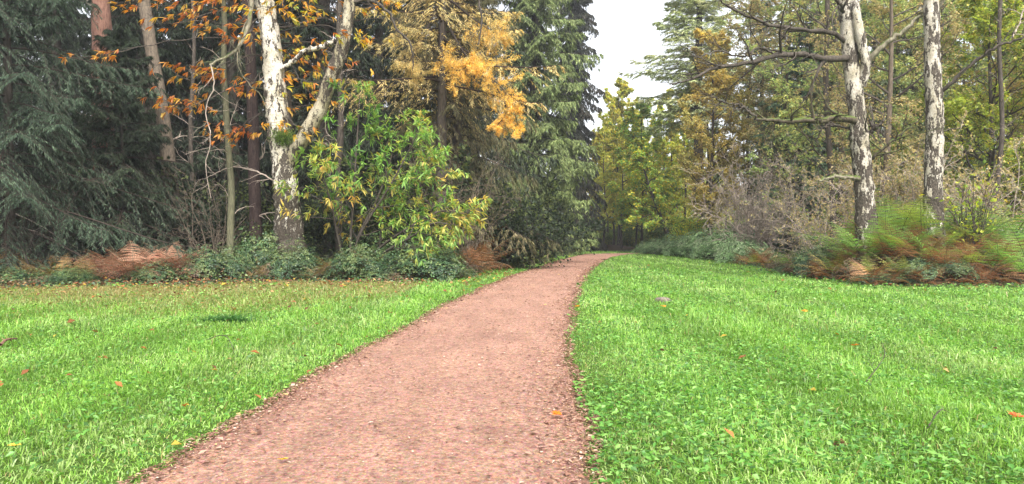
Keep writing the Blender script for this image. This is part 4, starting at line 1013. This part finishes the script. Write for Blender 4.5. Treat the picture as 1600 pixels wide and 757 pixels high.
# ------------------------------------------------------------------ bracken
def bracken(seed, nf, Lf, cols, wts=None, wilt=.0):
    """fronds rising from one spot, each a flat triangle of paired pinnae set with small leaflets"""
    global rs
    kr = rs; rs = np.random.RandomState(seed)
    t = empty('bracken_fern', (0, 0, 0)); sb = MB(); fb = MB()
    az = np.arange(nf) * 2.4 + rs.uniform(-.6, .6, nf); L = Lf * rs.uniform(.7, 1.25, nf)
    tilt = rs.uniform(.3, 1.0, nf) + wilt * .5                       # lean of the stalk from upright
    hd = np.stack([np.cos(az), np.sin(az), 0 * az], 1)
    m = 16; s_ = np.linspace(0, 1, m)
    ang = tilt[:, None] + (rs.uniform(.5, 1.0, nf) + wilt)[:, None] * s_[None] ** 1.5      # bends over towards the tip
    dl = (L / (m - 1))[:, None]
    hor = np.cumsum(np.sin(ang) * dl, 1); ver = np.cumsum(np.cos(ang) * dl, 1)
    p = hd[:, None] * hor[..., None]; p[..., 2] = np.maximum(ver, .04)
    p = np.concatenate([np.zeros((nf, 1, 3)), p], 1)[:, :m]
    tubes(sb, p, taper(nf, m, .009, .25), 4, (.14, .12, .05))
    fc = pal(nf, cols, wts, None, jit=.15)
    npn = 13; t_ = .32 + .67 * np.linspace(0, 1, npn) ** .85
    for sgn in (1, -1):
        g = t_ * (m - 1); i = np.minimum(g.astype(int), m - 2); w_ = (g - i)[None, :, None]
        Q = p[:, i] * (1 - w_) + p[:, i + 1] * w_; T = norm(p[:, i + 1] - p[:, i])
        side = norm(np.cross(T, np.array([0, 0, 1.]))) * sgn; up = np.cross(side, T) * sgn
        pd = norm(side * .9 + T * .45 + rs.normal(0, .07 + wilt * .2, T.shape)); pd[..., 2] -= .1 + wilt * .5
        f = (t_ - .32) / .68
        plen = L[:, None] * .30 * (1 - f ** 1.3 * .93)[None] * rs.uniform(.85, 1.1, (nf, npn))
        nq = 9; u = (np.arange(nq) + .3) / nq
        Qp = Q[:, :, None] + pd[:, :, None] * (plen[..., None] * u)[..., None]
        Qp[..., 2] -= (plen[..., None] * u ** 2) * (.15 + wilt * .5)
        pl2 = L[:, None, None] * .030 * (1.1 - u * .75) * (plen[..., None] / (L[:, None, None] * .30)).clip(.3, 1)
        for s2 in (1, -1):
            dd = norm(T)[:, :, None] * s2 + pd[:, :, None] * .5 + 0 * Qp
            nn = np.broadcast_to(up[:, :, None], Qp.shape) + rs.normal(0, .12, Qp.shape)
            M = Qp.reshape(-1, 3)
            cl = np.repeat(fc, npn * nq, 0) * np.repeat(rs.uniform(.75, 1.25, (nf * npn, 1)), nq, 0) * rs.uniform(.9, 1.1, (len(M), 1))
            leaves(fb, M, dd.reshape(-1, 3), nn.reshape(-1, 3), pl2.ravel(), np.repeat((plen * .10).ravel(), nq), cl, mid=.4, fold=.05)
    sb.build('stalk', BARK_GREEN, t); fb.build('frond', DRY if wilt else LEAF, t)
    rs = kr; return t
RUST = [(.27, .125, .06), (.32, .15, .07), (.18, .085, .045), (.30, .17, .09)]
PINK = [(.29, .14, .09), (.33, .165, .11), (.20, .095, .06), (.30, .17, .11)]
FGRN = [(.19, .33, .08), (.27, .42, .12), (.13, .25, .06)]
FYEL = [(.24, .30, .07), (.34, .33, .08), (.40, .28, .08), (.17, .24, .06)]
FBRN = [(.22, .14, .06), (.17, .16, .05), (.30, .19, .08)]
fp = [bracken(201, 9, 1.2, FGRN), bracken(202, 9, 1.15, FYEL), bracken(203, 11, 1.1, RUST, wilt=.18), bracken(204, 12, 1.25, PINK, wilt=.22), bracken(205, 9, 1.0, FBRN, wilt=.15), bracken(206, 8, 1.3, FGRN + FYEL[:1])]
fu = set()
GR, YE, RU, PI, BR_, G2 = range(6)
def extra(kind, n, p0, p1, dfun, s0, s1, label, group):
    for k in range(n):
        px = p0 + (p1 - p0) * (k + rr.rand()) / n
        fern(kind, px, dfun(px) + rr.uniform(0, 1.6), rr.uniform(s0, s1), label, group)
def fern(kind, px, d, s, label, group, dz=0.0):
    s *= rr.uniform(.8, 1.3) * (1.2 if px > 1150 or kind == 2 else 1.15); d += rr.uniform(-.3, .5)
    put(fp, fu, kind, px, d, s, label, 'bracken', group, dz)
for px, d, s in [(160, 22.3, .85), (185, 22, .95), (210, 21.8, 1.0), (235, 22.2, .95), (255, 23, 1.1), (285, 22.8, 1.0), (200, 23, 1.1), (225, 21.5, .75), (270, 23.5, 1.25)]:
    fern(PI, px, d, s, 'wilted pinkish rust bracken heaped below the dark young spruce', 'pinkish rust bracken at the left edge')
for px, d, s in [(20, 21.4, .8), (60, 21.2, .75), (95, 21.6, .85), (130, 21.6, .8), (-20, 22, 1), (-80, 21.5, 1), (320, 23, .75), (345, 23.6, .8), (110, 23, 1.0), (40, 23.2, 1), (-150, 21.5, 1)]:
    fern(BR_, px, d, s, 'small brownish green bracken under the spruces', 'brownish bracken under the left spruces')
for px, d, s in [(735, 26.2, 1.2), (752, 28.5, 1.35), (768, 31, 1.4), (745, 29, 1.5), (786, 35, 1.3), (720, 26, 1.1), (762, 31.5, 1.5), (775, 33, 1.4)]:
    fern(RU, px, d, s, 'rust brown bracken beside the grass left of the path', 'rust bracken near the path')
for px, d, s in [(585, 26, 1.0), (500, 26, .9), (640, 26, .9)]:
    fern(YE, px, d, s, 'yellow-green bracken under the chestnut bush', 'bracken under the chestnut bush')
for px, d, s in [(1290, 24.5, .9), (1325, 23.5, 1.05), (1352, 22.3, 1.0), (1385, 21.8, 1.1), (1400, 22.6, 1.25), (1440, 21.6, 1.1), (1420, 21, .95), (1475, 22.6, 1.25), (1500, 21.8, 1.2), (1530, 21.4, 1.15), (1560, 20.8, 1.1),
                 (1585, 20.3, 1.15), (1615, 20.2, 1.2), (1650, 20.2, 1.2), (1455, 20.6, .8), (1345, 24.2, 1.3), (1570, 22.5, 1.4), (1240, 29, .8), (1700, 20.5, 1.2)]:
    fern(GR if (int(px) // 5) % 2 else G2, px, d, s, 'green bracken arching from the bank below the right birches', 'green bracken on the right bank')
for px, d, s in [(1365, 21.2, .85), (1410, 20.6, .7), (1480, 21, 1.0), (1515, 20.8, 1.05), (1540, 22.8, 1.3), (1310, 23, .8), (1500, 23.5, 1.3), (1220, 30, .8), (1180, 34, .8)]:
    fern(YE, px, d, s, 'yellowing bracken among the green fronds on the right bank', 'yellowing bracken on the right bank')
for px, d, s in [(1262, 25.6, .6), (1280, 23.6, .6), (1300, 22.8, .7), (1335, 21.8, .7), (1360, 20.6, .65), (1390, 20.2, .65), (1425, 19.9, .7), (1450, 19.8, .7), (1470, 20.1, .75), (1500, 20, .7), (1530, 20, .7), (1440, 21.2, 1.0), (1400, 21.4, 1.0),
                 (1370, 22.4, 1.1), (1520, 21.2, 1.1), (1165, 36, .8), (1185, 35, .9), (1200, 33, .8), (1550, 19.9, .6), (1600, 19.9, .6)]:
    fern(RU, px, d, s, 'rust red wilted bracken at the foot of the right bank', 'rust bracken on the right bank')

extra(RU, 22, 1240, 1640, lambda p: np.interp(p, [1240, 1310, 1400, 1640], [27.5, 22.8, 20.3, 20.2]), .5, .85, 'rust red wilted bracken at the foot of the right bank', 'rust bracken on the right bank')
extra(BR_, 10, 1260, 1640, lambda p: np.interp(p, [1240, 1310, 1400, 1640], [27.8, 23, 20.6, 20.5]), .6, .95, 'dull brown-green bracken low on the right bank', 'brown-green bracken on the right bank')
extra(PI, 6, 150, 300, lambda p: 21.8, .7, 1.0, 'wilted pinkish rust bracken heaped below the dark young spruce', 'pinkish rust bracken at the left edge')
extra(BR_, 9, -60, 420, lambda p: 22, .6, .9, 'small brownish green bracken under the spruces', 'brownish bracken under the left spruces')
extra(BR_, 14, 370, 710, lambda p: 22.7, .65, 1.0, 'small brownish bracken in front of the dark brambles beside the birch', 'small bracken in front of the birch brambles')
extra(GR, 9, 1330, 1640, lambda p: 21.0, .8, 1.05, 'green bracken arching from the bank below the right birches', 'green bracken on the right bank')
# low ground cover under the edge of the wood
mb = MB(); n = 230000
x, y = screen_sample(n, 17, 75, 1.2, 24); dE = dist_edge(x, y)
k = (dE < .35 + .35 * np.sin(x * 3) * np.sin(y * 2.1) + .45 * np.sin(x * .8 + 1) * np.sin(y * .5) + .3 * rs.normal(size=n)) & (dE > -6) & (rs.rand(n) < np.exp(dE / 4)); x, y, dE = x[k], y[k], dE[k]; n = len(x)
hh = (.08 + .4 * np.clip(-dE / 1.5, 0, 1)) * (.6 + .5 * np.sin(x * 2.1 + 1) * np.sin(y * 1.7)) + .03
pos = np.stack([x, y, zt(x, y) + hh * rs.uniform(.25, 1, n) ** .7], 1)
az = rs.uniform(0, 6.28, n); s_ = np.maximum(1, y / 24) ** .6
leaves(mb, pos, np.stack([np.cos(az), np.sin(az), rs.uniform(-.5, .4, n)], 1), np.stack([rs.normal(0, .5, n), rs.normal(-.3, .5, n), np.ones(n)], 1),
       rs.uniform(.05, .12, n) * s_, rs.uniform(.035, .075, n) * s_, pal(n, BRM + [(.09, .15, .04), (.22, .12, .06), (.16, .085, .045)], [3, 3, 3, 1.5, 1, 2, 1.2, 1.2], pos, cs=1.1), fold=.2, mid=.55)
tag(mb.build('undergrowth', GLOSSY), 'tangled ivy, nettles and dead leaves along the foot of the woods', 'undergrowth', kind='stuff')

# ------------------------------------------------------------------ small things on the lawn
g_ = G(355, 503)
mb = MB(); n = 500; az = rs.uniform(0, 6.28, n); q = np.stack([rs.normal(0, .14, n) * 1.3, rs.normal(0, .09, n), np.zeros(n)], 1)
strips(mb, q, np.stack([np.cos(az) * .9, np.sin(az) * .9, rs.uniform(.4, 1.2, n)], 1), rs.normal(0, .2, (n, 3)) + [0, 0, 1], rs.uniform(.12, .26, n), .012, pal(n, [(.035, .10, .025), (.05, .14, .03), (.08, .17, .05)]), curl=.4)
o = mb.build('grass_tuft', GRASS); o.location = (*g_, 0); tag(o, 'dark green grass tuft standing out on the left lawn', 'grass tuft')
g_ = G(1037, 473)
mb = MB(); k = 16; a = np.arange(k) / k * 2 * np.pi; rg = 1 + .12 * np.sin(a * 3) + .08 * np.sin(a * 5 + 1)
rings = [(1, -.02), (1.05, .03), (.8, .055), (.35, .068)]
v = np.concatenate([np.stack([.155 * rg * s_ * np.cos(a), .09 * rg * s_ * np.sin(a), np.full(k, z_) + .004 * np.sin(a * 4 + s_ * 5)], 1) for s_, z_ in rings] + [np.array([[0, 0, .07]])])
q = np.concatenate([np.stack([i * k + np.arange(k), i * k + (np.arange(k) + 1) % k, (i + 1) * k + (np.arange(k) + 1) % k, (i + 1) * k + np.arange(k)], 1) for i in range(3)])
tr_ = np.stack([3 * k + np.arange(k), 3 * k + (np.arange(k) + 1) % k, np.full(k, 4 * k)], 1)
mb.add(v, [q, tr_], (.3, .25, .2))
o = mb.build('stone', bark_mat('stone', (.06, .045, .038), (.20, .16, .135), (9, 9, 9)), smooth=True); o.location = (*g_, .035); o.rotation_euler = (.04, .05, .1)
tag(o, 'flat grey-brown stone lying in the right lawn', 'stone')
def big_leaf(px, py, label, col, s=.06):
    global rs
    n = 7; mb = MB(); az = np.linspace(-2.2, 2.2, n) + rs.uniform(-.1, .1, n)
    leaves(mb, np.zeros((n, 3)), np.stack([np.cos(az), np.sin(az), rs.uniform(.05, .5, n)], 1), rs.normal(0, .2, (n, 3)) + [0, 0, 1], s * rs.uniform(.8, 1.2, n), s * .6, np.tile(col, (n, 1)) * rs.uniform(.8, 1.2, (n, 1)), fold=.2)
    o = mb.build('fallen_leaf', DRY); x, y = G(px, py); o.location = (x, y, .085 if not on_path(np.array(x), np.array(y)) else .05); o.rotation_euler = (.1, -.15, rs.uniform(0, 6)); tag(o, label, 'leaf', 'single bright fallen leaves')
big_leaf(1037, 487, 'orange leaf on the lawn just below the flat stone', (.62, .22, .03))
big_leaf(1257, 495, 'orange leaf on the lawn to the right of the flat stone', (.60, .24, .04))
big_leaf(1337, 552, 'orange leaf in the middle of the right lawn', (.60, .22, .05), .05)
big_leaf(903, 487, 'orange leaf at the right edge of the path', (.60, .25, .05), .06)
big_leaf(870, 659, 'bright orange-red leaf lying on the path near its right edge', (.60, .14, .02), .045)
big_leaf(441, 733, 'yellow leaf in the grass at the bottom left beside the path', (.55, .40, .07), .035)
big_leaf(22, 720, 'yellow leaf in the grass at the bottom left corner', (.55, .40, .07), .035)
big_leaf(1590, 672, 'red-brown leaf at the right edge of the lawn', (.45, .13, .05), .06)
# twigs on the lawn
def stick(pts, label, r=.006, col=BARK):
    mb = MB(); p = np.array([[*G(px, py), z] for px, py, z in pts]); o0 = p[0].copy()
    c = cr(p - o0, 14); tubes(mb, c, np.linspace(r, r * .5, 14), 6, (.1, .08, .06), .1)
    S, D, l, rad = spawn(c[None], np.full((1, 14), r), 3, .3, .9, .5, .9, .3, np.array([np.linalg.norm(p[-1] - p[0])])); tubes(mb, grow(S, D, l, 5, .15), taper(3, 5, r * .5, .4), 4, (.1, .08, .06))
    o = mb.build('fallen_twig', col); o.location = o0; tag(o, label, 'twig', 'twigs lying on the lawn')
stick([(0, 546, .05), (10, 543, .09), (26, 538, .07)], 'short brown stick at the left edge of the lawn', .018, BARK_RED)
stick([(322, 538, .05), (345, 541, .13), (358, 548, .12), (368, 562, .03)], 'thin grey twig arching in the left lawn below the dark tuft')
stick([(1350, 606, .02), (1381, 598, .22), (1380, 586, .30)], 'dark dry stalk standing in the middle of the right lawn', .005)
stick([(1450, 677, .03), (1463, 670, .09), (1475, 664, .12)], 'short dark stick in the right lawn', .006)

# ------------------------------------------------------------------ light, haze, camera
SUN_EL, SUN_AZ = math.radians(50), math.radians(165)     # azimuth from +Y towards +X
w = bpy.data.worlds.new('World'); bpy.context.scene.world = w; w.use_nodes = True
nt = w.node_tree; nt.nodes.clear()
sky = nt.nodes.new('ShaderNodeTexSky'); sky.sky_type = 'NISHITA'; sky.sun_disc = False
sky.sun_elevation = SUN_EL; sky.sun_rotation = SUN_AZ; sky.air_density = 1.0; sky.dust_density = 4.0; sky.ozone_density = 1.0
hs = nd(nt, 'ShaderNodeHueSaturation', Saturation=.22, Value=1.35); nt.links.new(sky.outputs[0], hs.inputs['Color'])
bg = nd(nt, 'ShaderNodeBackground', Strength=.15); nt.links.new(hs.outputs[0], bg.inputs[0])
ow = nt.nodes.new('ShaderNodeOutputWorld'); nt.links.new(bg.outputs[0], ow.inputs[0])
sl = bpy.data.lights.new('sun', 'SUN'); sl.energy = 2.0; sl.angle = math.radians(20); sl.color = (1, .96, .9)
so = bpy.data.objects.new('sun', sl); C.objects.link(so)
from mathutils import Vector
sd_ = Vector((math.sin(SUN_AZ) * math.cos(SUN_EL), math.cos(SUN_AZ) * math.cos(SUN_EL), math.sin(SUN_EL)))
so.rotation_euler = sd_.to_track_quat('Z', 'Y').to_euler(); so.location = (0, 0, 60)

HAZE = 0.0009
if HAZE:
    mb = MB(); xs, ys, zs = (-90, 90), (-25, 165), (-1.5, 38)
    v = [(x, y, z) for z in zs for y in ys for x in xs]
    mb.add(v, np.array([[0, 2, 3, 1], [4, 5, 7, 6], [0, 1, 5, 4], [2, 6, 7, 3], [0, 4, 6, 2], [1, 3, 7, 5]]), (1, 1, 1))
    m, nt, out = new_mat('haze'); pv = nt.nodes.new('ShaderNodeVolumePrincipled')
    pv.inputs['Color'].default_value = (.93, .95, 1, 1); pv.inputs['Density'].default_value = HAZE; pv.inputs['Anisotropy'].default_value = .4
    nt.links.new(pv.outputs[0], out.inputs['Volume'])
    tag(mb.build('haze', m), 'thin damp autumn haze filling the clearing', 'haze', kind='stuff')

cam = bpy.data.cameras.new('camera'); co = bpy.data.objects.new('camera', cam); C.objects.link(co)
cam.sensor_width = 36; cam.lens = F / 1600 * 36; cam.clip_end = 2000; cam.clip_start = .05
co.location = (0, 0, H); co.rotation_euler = (math.radians(90) - math.atan((378.5 - HY) / F), 0, 0)
S_ = bpy.context.scene
S_.camera = co
S_.render.engine = 'CYCLES'
S_.view_settings.view_transform = 'Standard'; S_.view_settings.look = 'None'; S_.view_settings.exposure = 1.3; S_.view_settings.gamma = 1
cy = S_.cycles
cy.max_bounces = 5; cy.diffuse_bounces = 3; cy.glossy_bounces = 1; cy.transmission_bounces = 3; cy.volume_bounces = 0; cy.transparent_max_bounces = 4
cy.use_denoising = True; cy.use_adaptive_sampling = True; cy.adaptive_threshold = .01
cy.sample_clamp_indirect = 6
